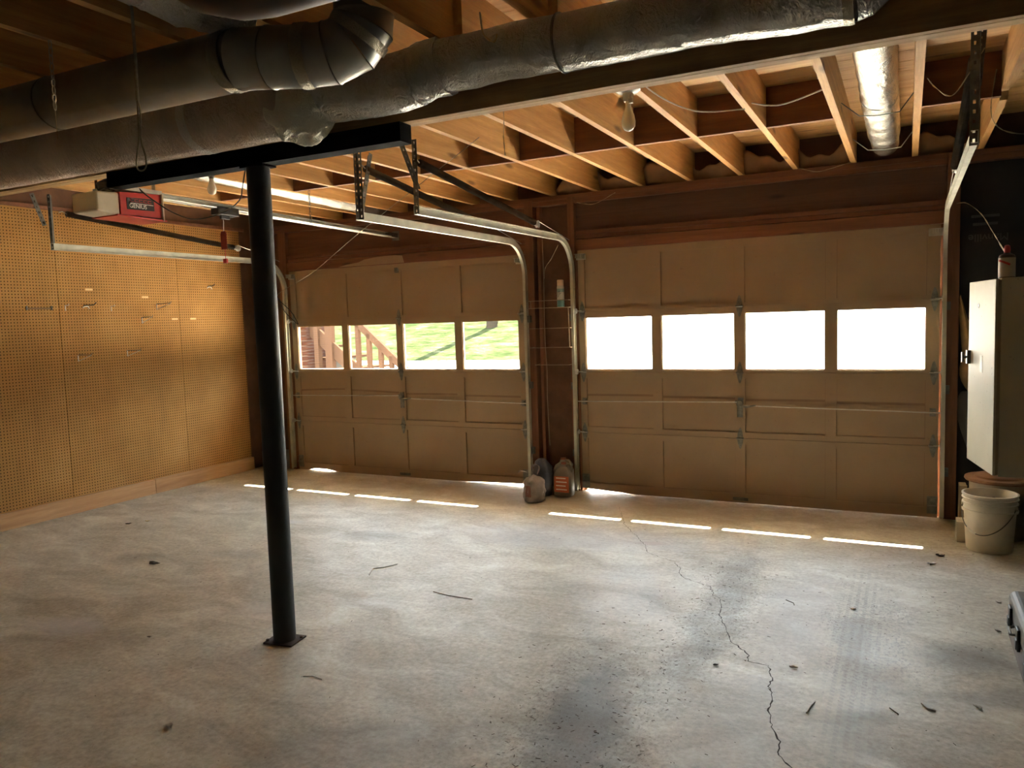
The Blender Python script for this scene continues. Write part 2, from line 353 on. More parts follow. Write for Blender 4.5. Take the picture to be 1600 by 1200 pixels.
def obj(name, mb, m, parent=None, smooth=0, bevel=0.0, solid=0.0, sub=0):
    bm = mb.bm; bmesh.ops.recalc_face_normals(bm, faces=bm.faces[:])
    vs = [v_.co for v_ in bm.verts]
    lo = Vector([min(c[i] for c in vs) for i in range(3)]); hi = Vector([max(c[i] for c in vs) for i in range(3)])
    org = Vector(((lo.x+hi.x)/2, (lo.y+hi.y)/2, lo.z))
    if name in KEEP: org = Vector((0, 0, 0))
    for v_ in bm.verts: v_.co -= org
    me = bpy.data.meshes.new(name); bm.to_mesh(me); bm.free(); me.materials.append(m)
    if smooth:
        for p in me.polygons: p.use_smooth = True
        me.set_sharp_from_angle(angle=radians(smooth))
    o = bpy.data.objects.new(name, me); COL.objects.link(o)
    WLOC[o] = org
    if parent: o.parent = parent; o.location = org - WLOC[parent]
    else: o.location = org
    if solid:
        md = o.modifiers.new('solid', 'SOLIDIFY'); md.thickness = solid; md.offset = 0
    if bevel:
        md = o.modifiers.new('bevel', 'BEVEL'); md.width = bevel; md.segments = 2; md.limit_method = 'ANGLE'
    if sub:
        md = o.modifiers.new('sub', 'SUBSURF'); md.levels = sub; md.render_levels = sub
    return o
KEEP = {'floor', 'lawn', 'driveway'}
def struct(name, mb, m, parent=None, **k):
    o = obj(name, mb, m, parent, **k)
    if not parent: o['kind'] = 'structure'
    return o
def text_mesh(name, body, m, parent, M4, size, extr=0.0008, align='CENTER'):
    c = bpy.data.curves.new(name, 'FONT'); c.body = body; c.size = size; c.extrude = extr; c.align_x = align; c.align_y = 'CENTER'
    t = bpy.data.objects.new('text_tmp', c); COL.objects.link(t)
    dg = bpy.context.evaluated_depsgraph_get(); dg.update()
    me = bpy.data.meshes.new_from_object(t.evaluated_get(dg)); bpy.data.objects.remove(t)
    me.materials.clear(); me.materials.append(m)
    loc = M4.translation.copy(); Mr = M4.copy(); Mr.translation = (0, 0, 0); me.transform(Mr)
    o = bpy.data.objects.new(name, me); COL.objects.link(o); o.parent = parent
    o.location = loc - WLOC[parent]; WLOC[o] = loc; return o
def copy_thing(o, parent=None, cache={}):
    c = o.copy(); COL.objects.link(c)
    if parent: c.parent = parent
    for ch in [x for x in bpy.data.objects if x.parent == o]: copy_thing(ch, c)
    return c

XL, XR, YB = -3.32, 3.87, -9.0       # room
ZJ, ZT = 2.626, 2.861                # joist bottom / top
P1, W = -2.789, 2.789                # left door
P2 = 0.5214                          # right door
HS = 0.5335

# ------------------------------------------------------------------ setting
struct('floor', MB().box(XL-0.1, XR+0.1, YB-0.1, 0.12, -0.12, 0.0), CON)
fl = bpy.data.objects['floor']
crk = [(1.021, -.453), (1.16, -.78), (1.236, -.961), (1.40, -1.2), (1.553, -1.449), (1.60, -1.56), (1.691, -1.621), (1.80, -1.68), (1.87, -1.799), (1.91, -1.936), (2.0, -2.0), (2.114, -2.056), (2.16, -2.182),
       (2.20, -2.22), (2.231, -2.308), (2.25, -2.45), (2.308, -2.602), (2.359, -2.747), (2.463, -2.872), (2.482, -2.943), (2.566, -2.956), (2.602, -3.073), (2.60, -3.15), (2.629, -3.243), (2.631, -3.354), (2.664, -3.495), (2.7, -3.574), (2.704, -3.64), (2.756, -3.724), (2.78, -3.9)]
def crack(pts, w0, w1):
    m = MB(); P = []
    for a, b in zip(pts, pts[1:]):
        k = max(2, int((Vector(b)-Vector(a)).length/0.018))
        for i in range(k):
            t = i/k; P.append((a[0]*(1-t)+b[0]*t+random.uniform(-.006, .006), a[1]*(1-t)+b[1]*t+random.uniform(-.006, .006)))
    prev = None
    for i, p in enumerate(P):
        wd = (w0+(w1-w0)*i/len(P))*random.uniform(0.35, 1.35)/2
        q = P[min(i+1, len(P)-1)]; o_ = P[max(i-1, 0)]; d = Vector((q[0]-o_[0], q[1]-o_[1])).normalized()
        a = m.bm.verts.new((p[0]-d.y*wd, p[1]+d.x*wd, 0.0006)); b = m.bm.verts.new((p[0]+d.y*wd, p[1]-d.x*wd, 0.0006))
        if prev: m.bm.faces.new((prev[0], prev[1], b, a))
        prev = (a, b)
    return m
obj('crack', crack(crk, 0.0022, 0.0065), CRACK, fl)
obj('crack', crack([(2.132, -2.038), (2.25, -1.95), (2.391, -1.807), (2.5, -1.74)], 0.0018, 0.001), CRACK, fl)
obj('crack', crack([(2.25, -2.45), (2.30, -2.43)], 0.004, 0.001), CRACK, fl)

# subfloor boards (ceiling)
cl = MB(); yy = YB
cl.box(XL-0.1, XR+0.1, YB-0.1, 0.2, ZT+0.012, ZT+0.03)
while yy < 0.12:
    cl.box(XL-0.1, XR+0.1, yy+0.002, min(yy+0.186, 0.12), ZT, ZT+0.012); yy += 0.19
struct('ceiling', cl, WF)
# left wall: framing skin + pegboard sheets
wl = struct('wall_left', MB().box(XL-0.10, XL-0.008, YB, 0.091, 0, ZT-0.001), BRICKD)
yy = -0.995; edges = [-0.16, -0.995]
while yy > YB: yy -= 1.22; edges.append(max(yy, YB))
for a, b_ in zip(edges, edges[1:]):
    obj('pegboard_panel', MB().box(XL-0.007, XL, b_+0.002, a-0.002, 0.10, 2.595), PEG, wl)
struct('baseboard_left', MB().box(XL, XL+0.036, -1.42, -0.16, 0.0, 0.137), WBB, bevel=0.003)
struct('baseboard_left_near', MB().box(XL, XL+0.036, YB, -1.424, 0.0, 0.135), WBB, bevel=0.003)
struct('trim_1', MB().box(XL, XL+0.02, YB, -0.1, 2.585, 2.615), WH, bevel=0.002)
# corner return beside left door
struct('wall_right', MB().box(XR, XR+0.1, YB, 0.091, 0, ZT-0.001), PAPERB)
struct('wall_back', MB().box(XL-0.1, XR+0.1, YB-0.1, YB, 0, ZT), simple('back_wall_board', (0.22, 0.19, 0.16), 0.8))
# front wall with framing
wf = MB()
for (x0, x1, z0, z1) in ((XL-0.1, P1-0.02, 0, ZT), (0.02, P2-0.02, 0, ZT), (P2+W+0.012, XR+0.1, 0, ZT), (P1-0.02, 0.02, 2.13, ZT), (P2-0.02, P2+W+0.012, 2.13, ZT)):
    wf.box(x0, x1, 0.092, 0.13, z0, z1)
wfo = struct('wall_front', wf, BRICKD)
struct('wall_front_exterior', MB().box(XL-0.1, P1-0.02, 0.13, 0.24, 0, 2.85).box(0.02, P2-0.02, 0.13, 0.24, 0, 2.85).box(P2+W+0.012, XR+0.4, 0.13, 0.24, 0, 2.85), BRK)
struct('trim_eave', MB().box(-14, 12, 0.13, 1.158, 2.70, 2.76), simple('soffit', (0.5, 0.45, 0.38), 0.8))
# jambs / stops
for i, (x0, x1) in enumerate(((P1-0.02, P1-0.001), (W+P1+0.001, 0.02), (P2-0.02, P2-0.001), (P2+W+0.012, P2+W+0.03))):
    obj('door_jamb', MB().box(x0, x1, 0.0, 0.13, 0, 2.13), WS, wfo)
for xa, xb in ((P1-0.02, W+P1+0.02), (P2-0.02, P2+W+0.03)):
    obj('door_stop', MB().box(xa, xa+0.045, 0.045, 0.062, 0, 2.13).box(xb-0.045, xb, 0.045, 0.062, 0, 2.13).box(xa, xb, 0.045, 0.062, 2.085, 2.135), WS, wfo)
def stud(x0, x1, z0=0, z1=2.545, y0=-0.0, y1=0.092, m=WS): return obj('stud', MB().box(x0, x1, y0, y1, z0, z1), m, wfo, bevel=0.002)
stud(-2.915, -2.81, 0, 2.545, -0.012); stud(0.022, 0.105, 0, 2.60, -0.012); stud(0.44, 0.50, 0, 2.60, -0.012); stud(3.345, 3.425, 0, 2.62, -0.012)
stud(XL-0.0, XL+0.05, 0, 2.545); stud(0.125, 0.155, 0, 2.545, 0.03)
obj('top_plate', MB().box(XL-0.005, XR, 0.0, 0.092, 2.546, 2.585).box(XL-0.005, XR, 0.0, 0.092, 2.587, 2.625), WH, wfo, bevel=0.002)
for x0, x1 in ((-2.81, 0.02), (0.505, 3.34)):
    obj('header_panel', MB().box(x0, x1, 0.035, 0.091, 2.302, 2.544), WHD if x0 > 0 else WH, wfo)
    obj('header_board', MB().box(x0, x1, 0.002, 0.091, 2.268, 2.301), WH, wfo, bevel=0.002)
    obj('header_board', MB().box(x0, x1, 0.012, 0.091, 2.232, 2.266), WH, wfo, bevel=0.002)
    obj('header_board', MB().box(x0, x1, -0.004, 0.091, 2.136, 2.226), WH, wfo, bevel=0.002)
# painted patch left by door colour on left header
obj('paint_patch', MB().prism([(-2.12, 2.140), (-1.3, 2.140), (-1.32, 2.21), (-1.40, 2.219), (-1.62, 2.216), (-1.78, 2.20), (-1.86, 2.175), (-2.02, 2.160)], 'Y', -0.0055, -0.0045), DOORP, wfo)
obj('sill_block', MB().box(XL+0.05, -2.92, -0.06, 0.09, 0.0, 0.19), simple('old_concrete', (0.22, 0.19, 0.15), 0.9), wfo, bevel=0.006)
# black faced insulation right of the doors with torn fibre
bi = struct('wall_front_insulation', MB().grid(10, 24, lambda a, c: (3.43+a*(XR-3.43), 0.07-0.02*sin(a*pi)+0.006*sin(c*19+a*7), c*2.54)), PAPERB, smooth=60)
Mt = Matrix.Translation((3.60, 0.035, 2.02)) @ Matrix.Rotation(pi/2, 4, 'X') @ Matrix.Rotation(pi, 4, 'Z')
text_mesh('printed_word', 'Manville', INKG, bi, Mt, 0.075, 0.001)
for dz, wd in ((0.085, 0.15), (0.14, 0.17)):
    obj('printed_line', MB().box(3.58-wd/2, 3.58+wd/2, 0.034, 0.036, 2.02+dz, 2.02+dz+0.018), INKG, bi)
def torn(pts, y, m=INSUL, th=0.05, nm='torn_insulation', par=None):
    mb = MB(); bm = mb.bm
    lo, hi = [], []
    k = len(pts)
    for (z, x0, x1) in pts:
        row = []
        for j in range(7):
            t = j/6; x = x0+(x1-x0)*t
            row.append(bm.verts.new((x+random.uniform(-.006, .006), y-th*sin(pi*t)*random.uniform(0.6, 1.3), z+random.uniform(-.01, .01))))
        lo.append(row)
    for i in range(k-1):
        for j in range(6): bm.faces.new((lo[i][j], lo[i][j+1], lo[i+1][j+1], lo[i+1][j]))
    return mb
obj('torn_insulation', torn([(1.62, 3.43, 3.435), (1.52, 3.43, 3.46), (1.40, 3.435, 3.50), (1.28, 3.44, 3.54), (1.18, 3.46, 3.60), (1.10, 3.43, 3.64), (1.0, 3.44, 3.66), (0.92, 3.50, 3.66)], 0.045), INSUL, bi, smooth=80, solid=0.01, sub=1)
obj('loose_facing', torn([(0.95, 3.45, 3.60), (0.85, 3.42, 3.56), (0.72, 3.43, 3.55), (0.60, 3.47, 3.54), (0.5, 3.50, 3.52)], 0.03), simple('grey_paper', (0.10, 0.095, 0.085), 0.8), bi, smooth=80, solid=0.004, sub=1)

# ------------------------------------------------------------------ garage doors
def gap1(x):
    if -2.66 < x < -2.26: return 0.020*min(1, (x+2.66)/0.1, (-2.26-x)/0.15)+0.002
    if x > -0.78: return 0.002+0.022*(x+0.78)/0.75
    return 0.002
def gap2(x): return 0.002+0.026*max(0, (1.02-x)/0.48) if x < 1.02 else 0.002
def garage_door(name, X0, ls, rs, gap):
    root = thing(name, None, None, (X0+W/2, 0.02, 0)); root['kind'] = 'structure'
    mu, wn = 0.078, 0.602; cols = []
    x = X0+ls
    for i in range(4): cols.append((x, x+wn)); x += wn+mu
    for k in range(4):
        z0, z1 = k*HS+0.0015, (k+1)*HS-0.0015; mb = MB()
        br, trl = (0.075, 0.045) if k == 0 else (0.02, 0.05) if k == 2 else (0.045, 0.045)
        if k == 3: br, trl = 0.025, 0.055
        # stiles
        ex = [X0+0.002]+[c for cc in cols for c in cc]+[X0+W-0.002]
        zb = z0
        for i in range(0, len(ex), 2): mb.box(ex[i], ex[i+1], 0.0, 0.035, (z0+0.04 if k == 0 else z0), z1)
        for a, c in cols: mb.box(a, c, 0.0, 0.035, z1-trl, z1)
        if k:
            for a, c in cols: mb.box(a, c, 0.0, 0.035, z0, z0+br)
        else:
            nseg = 60
            for i in range(nseg):
                a, c = X0+0.002+(W-0.004)*i/nseg, X0+0.002+(W-0.004)*(i+1)/nseg
                g = max(gap(a), gap(c)) if max(gap(a), gap(c)) > 0.003 else 0.001
                mb.prism([(a, gap(a)), (c, gap(c)), (c, z0+br), (a, z0+br)], 'Y', 0.0005, 0.0345)
        for a, c in cols:
            if k == 2: # moulded frame round the pane
                for (p, q, s_, t_) in ((a, a+0.008, z0+br, z1-trl), (c-0.008, c, z0+br, z1-trl), (a, c, z0+br, z0+br+0.008), (a, c, z1-trl-0.008, z1-trl)):
                    mb.box(p, q, 0.008, 0.030, s_, t_)
            else:
                mb.box(a, c, 0.015, 0.024, z0+br, z1-trl)
                mb.box(a, c, 0.005, 0.011, z1-trl-0.006, z1-trl); mb.box(a, c, 0.005, 0.011, z0+br, z0+br+0.004)
        if k: mb.box(X0+0.004, X0+W-0.004, 0.0355, 0.042, z0-0.015, z0+0.012)
        sec = obj('door_section', mb, DOORP, root)
        if k == 2:
            for a, c in cols: obj('window_pane', MB().box(a+0.006, c-0.006, 0.016, 0.020, z0+br+0.006, z1-trl-0.006), GL, sec)
        if k == 1:  # thin dark strip paints in the shadow band across each panel
            for i, (a, c) in enumerate(cols):
                bow = 0.018 if (X0 < 0 and i < 2) else 0.004
                zc = z0+0.33-0.01*i
                obj('shadow_band', MB().sweep([(-0.009, 0), (0.009, 0), (0.009, 0.0015), (-0.009, 0.0015)], [(a+(c-a)*t/8, 0.0145, zc+(bow*(sin(pi*((t/8)*0.5+(0 if i % 2 == 0 else 0.5)))))) for t in range(9)], side=(0, -1, 0)), DSHADE, sec)
    for k in (0, 1, 3):  # dark border strips paint in the shadow lines of the recessed panels
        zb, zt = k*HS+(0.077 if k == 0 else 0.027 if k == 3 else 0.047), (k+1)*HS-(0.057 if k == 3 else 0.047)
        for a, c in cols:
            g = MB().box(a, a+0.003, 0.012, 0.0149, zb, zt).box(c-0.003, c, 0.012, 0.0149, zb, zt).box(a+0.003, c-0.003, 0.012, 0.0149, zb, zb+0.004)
            obj('panel_edge_shade', g, DSHADE, root)
    # dark strips along the panel foot, recess shadow line painted in
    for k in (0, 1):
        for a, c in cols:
            obj('panel_shadow_line', MB().box(a+0.004, c-0.004, 0.0105, 0.0148, (0.0015+0.075) if k == 0 else HS+0.0465, (0.0015+0.081) if k == 0 else HS+0.053), DSHADE, root)
    def hinge(x, z, edge=0, flip=False):
        mb = MB()
        for s_ in (-1, 1):
            pts = [(x-0.024, z+s_*0.004), (x+0.024, z+s_*0.004), (x+0.020, z+s_*0.035), (x+0.008, z+s_*0.078), (x, z+s_*0.088), (x-0.008, z+s_*0.078), (x-0.020, z+s_*0.035)]
            mb.prism(pts, 'Y', -0.004, -0.0005)
            for dx, dz in ((-0.012, 0.022), (0.012, 0.022), (0, 0.06)): mb.lathe([(0, -0.010), (0.005, -0.009), (0.005, -0.004)], (x+dx, 0, z+s_*dz), 'Y', 8)
        mb.tube([(x-0.028, -0.009, z), (x+0.028, -0.009, z)], 0.008, 10)
        h = obj('hinge', mb, HINGE, root)
        if edge:
            rm = MB(); rm.tube([(x, -0.02, z+0.006), (x+edge*0.055, -0.02, z+0.006)], 0.0045, 8)
            rm.lathe([(0.0, -0.012), (0.022, -0.012), (0.024, 0), (0.022, 0.012), (0, 0.012)], (x+edge*0.055, -0.026, z+0.006), 'X', 14)
            rm.box(x-0.03, x+0.03, -0.034, -0.005, z+0.002, z+0.005)
            obj('roller', rm, GALV, h)
    xs = ((X0+0.035, -1), (X0+ls+2*wn+1.5*mu, 0), (X0+W-0.035, 1))
    for k in (1, 2, 3):
        for x, e in xs: hinge(x, k*HS, e)
    for x, e in (xs[0], xs[2]):
        mb = MB().box(x-0.045, x+0.045, -0.006, -0.0005, 2.05, 2.10).box(x-0.045, x+0.045, -0.05, -0.006, 2.098, 2.101)
        for q in range(5): mb.box(x-0.038+q*0.016, x-0.030+q*0.016, -0.048, -0.006, 2.065-q*0.002, 2.098)
        obj('top_bracket', mb, GALV, root)
        obj('bottom_bracket', MB().box(x-0.035, x+0.035, -0.004, -0.0005, 0.03, 0.16).box(x-0.03, x+0.03, -0.03, -0.004, 0.09, 0.094), HINGE, root)
    # lock handle and side bars
    xc = xs[1][0]; zl = 0.815
    mb = MB().box(xc-0.022, xc+0.022, -0.006, -0.0005, zl-0.11, zl+0.02).lathe([(0, -0.035), (0.024, -0.035), (0.027, -0.02), (0.027, -0.006)], (xc, 0, zl), 'Y', 20)
    mb.box(xc-0.035, xc+0.0, -0.025, -0.018, zl+0.005, zl+0.028).box(xc-0.012, xc+0.03, -0.025, -0.018, zl+0.0, zl+0.05)
    lk = obj('lock', mb, HINGE, root)
    obj('lock_handle', MB().tube([(xc, -0.03, zl-0.012), (xc+0.06, -0.045, zl-0.02), (xc+0.13, -0.045, zl-0.006)], [0.009, 0.008, 0.006], 10), HINGE, lk)
    obj('lock_bar', MB().tube([(X0-0.02, -0.028, zl-0.004), (xc-0.02, -0.022, zl+0.015)], 0.0045, 8), GALV, root)
    obj('lock_bar', MB().tube([(xc+0.02, -0.022, zl-0.012), (X0+W+0.02, -0.028, zl-0.035)], 0.0045, 8), GALV, root)
    for x in (X0+0.04, X0+W-0.04):
        zz = zl-0.004 if x < xc else zl-0.034
        obj('bar_guide', MB().box(x-0.02, x+0.02, -0.036, -0.0005, zz-0.018, zz-0.010).box(x-0.014, x+0.014, -0.036, -0.0005, zz+0.010, zz+0.016).box(x-0.02, x+0.02, -0.004, -0.0005, zz-0.03, zz+0.03), HINGE, root)
    obj('centre_foot', MB().box(xc-0.06, xc+0.06, -0.012, -0.0005, 0.022, 0.046), GALVD, root)
    if X0 < 0:
        obj('opener_bracket', MB().box(xc-0.02, xc+0.02, -0.012, -0.0005, 2.045, 2.085).box(xc-0.012, xc+0.012, -0.03, -0.0005, 2.055, 2.095), GALVD, root)
    return root
garage_door('door_1', P1, 0.075, 0.06, gap1)
garage_door('door_2', P2, 0.06, 0.085, gap2)

# ------------------------------------------------------------------ tracks and springs
def hole_angle(a, b, w_, sidev, m=GALVD, holes=True):
    """perforated steel angle from a to b: two thin flanges with real slots"""
    a, b = Vector(a), Vector(b); d = (b-a); Ln = d.length; d.normalize(); mb = MB()
    s1 = Vector(sidev).normalized(); s1 = (s1-d*s1.dot(d)).normalized(); s2 = d.cross(s1)
    n_ = max(2, int(Ln/0.038)); step = Ln/n_
    for fl_, nn in ((s1, s2), (s2, s1)):
        for (o0, o1) in ((0.0, w_*0.38), (w_*0.66, w_)):
            c = (a+b)/2 + fl_*((o0+o1)/2); mb.obox(c, (Ln, o1-o0, 0.0022), Matrix((d, fl_, nn)).transposed())
        for i in range(n_+1):
            h = step*0.62 if 0 < i < n_ else step*0.3
            p = a+d*(i*step if 0 < i < n_ else (0.15*step if i == 0 else Ln-0.15*step))
            mb.obox(p+fl_*(w_*0.52), (h, w_*0.30, 0.0020), Matrix((d, fl_, nn)).transposed())
    return mb
PROF = [(-0.026, 0), (0.026, 0), (0.026, 0.026), (0.020, 0.026), (0.020, 0.0235), (0.0235, 0.0235), (0.0235, 0.0022), (-0.0235, 0.0022), (-0.0235, 0.0235), (-0.020, 0.0235), (-0.020, 0.026), (-0.026, 0.026)]
def track(x, op, label, yend, zend, hang, zspr):
    """op=+1: channel opens toward +X"""
    rt = thing('door_track', label, 'door track', (x, -0.05, 0), 'roller tracks of the two garage doors')
    prof = [(a, (b-0.013)*op) for a, b in PROF]
    R_ = 0.30; zt = 2.225
    path = [(x, -0.045, 0.02), (x, -0.045, 1.0), (x, -0.045, zt-R_)]
    for k in range(1, 11):
        a = pi/2*k/10; path.append((x, -0.045-R_+R_*cos(a), zt-R_+R_*sin(a)))
    obj('vertical_track', MB().sweep(prof, path[:2]+[(x, -0.045, 1.80)]), TRACK, rt)
    obj('curved_track', MB().sweep(prof, [(x, -0.045, 1.802), (x, -0.045, zt-R_)]+path[3:]), TRACK, rt, smooth=30)
    obj('horizontal_track', MB().sweep(prof, [path[-1], (x, yend, zend)]), TRACK, rt)
    for z in (0.35, 0.95, 1.55):
        xw = x-op*0.014
        obj('wall_bracket', MB().box(xw-0.022*(op > 0)-0.0, xw+0.022*(op < 0)+0.002, -0.05, -0.012, z-0.03, z+0.03), GALVD, rt)
    for (a, b, sv) in hang: obj('hanger_angle', hole_angle(a, b, 0.034, sv, GALV), GALVD, rt)
    return rt
def spring(x, a, b, label, cable_to):
    a, b = Vector(a), Vector(b); rt = thing('door_spring', label, 'spring', (x, (a.y+b.y)/2, min(a.z, b.z)-0.02), 'extension springs above the door tracks')
    d = (b-a); Ln = d.length; d.normalize(); path, rad = [], []
    n_ = int(Ln/0.0068)
    for i in range(n_*2+1):
        path.append(a+d*(Ln*i/(n_*2))); rad.append(0.0235 if i % 2 else 0.0195)
    obj('coil', MB().tube(path, rad, 12), SPRING, rt)
    obj('end_hook', MB().tube([a-d*0.06, a-d*0.03+Vector((0, 0, 0.012)), a, a+d*0.02], 0.0035, 6), GALV, rt)
    obj('pulley', MB().lathe([(0, -0.010), (0.030, -0.010), (0.022, 0), (0.030, 0.010), (0, 0.010)], b+d*0.055, 'X', 20).box(b.x-0.013, b.x+0.013, b.y-0.005, b.y+0.07, b.z-0.02, b.z-0.008), GALV, rt)
    pts = [b+d*0.06+Vector((0, 0, 0.028)), Vector(cable_to)]
    obj('lift_cable', MB().tube(pts, 0.0022, 6), GALV, rt)
    return rt
# RDL = left side of right door etc.
track(0.49, 1, 'roller track on the left side of the right garage door', -2.46, 2.215,
      [((0.478, -2.455, 2.19), (0.478, -2.455, 2.625), (1, 0, 0)), ((0.478, -2.43, 2.34), (0.478, -2.62, 2.625), (1, 0, 0))], 0)
track(0.03, -1, 'roller track on the right side of the left garage door', -2.42, 2.225,
      [((0.045, -2.42, 2.20), (0.045, -2.42, 2.625), (0, -1, 0)), ((0.045, -2.38, 2.24), (0.045, -2.26, 2.625), (-1, 0, 0))], 0)
track(-2.82, 1, 'roller track of the left garage door, along the pegboard wall', -2.56, 2.225,
      [((-2.835, -2.555, 2.20), (-2.835, -2.555, 2.625), (1, 0, 0)), ((-2.835, -2.575, 2.39), (-2.835, -2.66, 2.625), (-1, 0, 0))], 0)
track(3.335, -1, 'roller track of the right garage door, beside the dark right corner', -2.62, 2.235,
      [((3.35, -2.615, 2.20), (3.35, -2.615, 2.86), (-1, 0, 0)), ((3.36, -2.55, 2.45), (3.40, -2.35, 2.86), (-1, 0, 0))], 0)
spring(0.49, (0.49, -2.40, 2.50), (0.49, -0.80, 2.30), 'dark coil spring above the left track of the right door', (0.49, -0.10, 2.22))
spring(0.03, (0.03, -2.32, 2.53), (0.03, -0.90, 2.34), 'dark coil spring above the right track of the left door', (0.03, -0.10, 2.22))
spring(-2.82, (-2.82, -2.42, 2.49), (-2.82, -0.72, 2.345), 'dark coil spring above the left track against the pegboard wall', (-2.82, -0.10, 2.24))
spring(3.335, (3.335, -2.55, 2.56), (3.335, -1.15, 2.35), 'dark coil spring above the right track of the right door', (3.335, -0.10, 2.22))

# ------------------------------------------------------------------ joists
JX = [3.542-0.4045*k for k in range(17)]
def place_word(x):
    return 'x'
ORD = ['first', 'second', 'third', 'fourth', 'fifth', 'sixth', 'seventh', 'eighth', 'ninth', 'tenth', 'eleventh', 'twelfth']
FAR = {0: 'notched pine joist above the right track of the right door', 1: 'pine joist just right of the bright silver duct', 2: 'pine joist just left of the bright silver duct',
       3: 'pine joist over the right door, second left of the bright silver duct', 4: 'pine joist carrying the porcelain lamp holder', 5: 'pine joist just left of the porcelain lamp holder',
       6: 'pine joist second left of the porcelain lamp holder, over the right door', 7: 'pine joist ending just right of the middle pier'}
for k, x in enumerate(JX):
    y0 = -3.66
    lab = FAR.get(k) or 'orange pine joist over the left door, %s from the middle pier' % ORD[k-8]
    jm = MB()
    if k == 0:   # notched joist
        jm.prism([(y0, ZJ), (-1.75, ZJ), (-1.72, ZJ+0.04), (-1.45, ZJ+0.04), (-1.42, ZJ), (0.09, ZJ), (0.09, ZT-0.001), (y0, ZT-0.001)], 'X', x-0.019, x+0.019)
    elif k == 16: continue
    else: jm.box(x-0.019, x+0.019, y0, 0.09, ZJ, ZT-0.001)
    tagp(obj('ceiling_joist', jm, WJ), lab, 'ceiling joist', 'joists between girder and door wall')
NEAR = [(k, x-0.0395) for k, x in enumerate(JX) if -1.6 < x-0.0395 < 3.9]
for k, xn in NEAR:
    lab = {7: 'dim joist above the bare metal duct, left of the dusty duct in the ceiling bay', 6: 'dark joist above the duct elbow, right of the dusty duct in the ceiling bay',
           5: 'dark joist ending beside the outer bend of the duct elbow', 8: 'dim joist in the upper left corner behind the hanging chain',
           4: 'dark joist at the top edge, first right of the duct elbow', 3: 'dark joist at the top edge, second right of the duct elbow'}.get(k) or (
           'shaded joist in the upper left ceiling, %s left of the hanging chain' % ORD[k-9] if k > 8 else 'dark joist above the foil wrapped duct, %s right of the duct elbow' % ORD[4-k])
    tagp(obj('ceiling_joist', MB().box(xn-0.019, xn+0.019, YB, -3.46, ZJ, ZT-0.001), WJ), lab, 'ceiling joist', 'joists on the near side of the girder')
for k in range(15):
    a, c = JX[k+1]+0.0195, JX[k]-0.0195
    if k in (1, 12): continue   # the bays with silver ducts have no blocking
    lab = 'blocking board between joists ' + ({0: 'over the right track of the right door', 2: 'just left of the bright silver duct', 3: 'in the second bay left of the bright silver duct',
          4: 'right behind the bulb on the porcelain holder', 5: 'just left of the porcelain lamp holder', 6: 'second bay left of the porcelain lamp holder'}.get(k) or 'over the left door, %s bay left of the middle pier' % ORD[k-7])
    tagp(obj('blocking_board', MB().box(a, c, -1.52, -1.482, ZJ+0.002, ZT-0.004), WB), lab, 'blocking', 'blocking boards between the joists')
tagp(obj('girder_beam', MB().box(XL+0.001, XR-0.001, -3.605, -3.575, 2.386, ZJ-0.001).box(XL, XR, -3.573, -3.541, 2.386, ZJ-0.001).box(XL, XR, -3.539, -3.509, 2.389, ZJ-0.001), WG, bevel=0.0015),
     'long dark built-up wooden girder crossing the ceiling above the black post', 'girder')
tagp(obj('steel_beam', MB().box(-0.66, 1.205, -3.628, -3.545, 2.372, 2.3855).box(-0.66, 1.205, -3.628, -3.545, 2.306, 2.318).box(-0.66, 1.205, -3.628, -3.618, 2.318, 2.372).box(1.195, 1.205, -3.618, -3.545, 2.318, 2.372).box(-0.66, -0.65, -3.618, -3.545, 2.318, 2.372), STEELB), 'black steel beam under the wooden girder, on top of the black post', 'steel beam')
pt = thing('support_post', 'round black steel post standing on the concrete floor under the steel beam', 'post', (0.362, -3.585, 0))
obj('column', MB().tube([(0.362, -3.585, 0.009), (0.362, -3.585, 2.297)], 0.0545, 36, caps=True), POSTB, pt, smooth=40)
bp_ = obj('base_plate', MB().obox((0.362, -3.585, 0.004), (0.16, 0.13, 0.008), Matrix.Rotation(0.15, 3, 'Z')), simple('rusty_plate', (0.06, 0.032, 0.02), 0.8), pt)
obj('cap_plate', MB().box(0.29, 0.434, -3.63, -3.54, 2.297, 2.3055), STEELB, pt)
for dx, dy in ((-0.065, -0.05), (0.066, 0.045)): obj('bolt', MB().lathe([(0.008, 0), (0.008, 0.008), (0, 0.010)], (0.362+dx, -3.585+dy, 0.008), 'Z', 6), simple('rust', (0.09, 0.045, 0.025), 0.8), bp_)

# ------------------------------------------------------------------ ducts
def path_interp(pts, n_=8):
    out = []; P = [Vector(p) for p in pts]
    for i in range(len(P)-1):
        p0, p1, p2, p3 = P[max(i-1, 0)], P[i], P[i+1], P[min(i+2, len(P)-1)]
        for k in range(n_):
            t = k/n_; out.append(0.5*((2*p1)+(-p0+p2)*t+(2*p0-5*p1+4*p2-p3)*t*t+(-p0+3*p1-3*p2+p3)*t**3))
    out.append(P[-1]); return out
def rough_tube(path, rad, seg=40, amp=0.004, freq=5.0, sag=0.0):
    """duct with wrinkled skin"""
    from mathutils import noise as nz
    mb = MB(); mb.tube(path, rad, seg)
    for v_ in mb.bm.verts:
        q = nz.noise(v_.co*freq)+0.5*nz.noise(v_.co*freq*3.1)
        v_.co += Vector((0, nz.noise(v_.co*freq+Vector((7, 1, 3)))*amp, q*amp))
    return mb
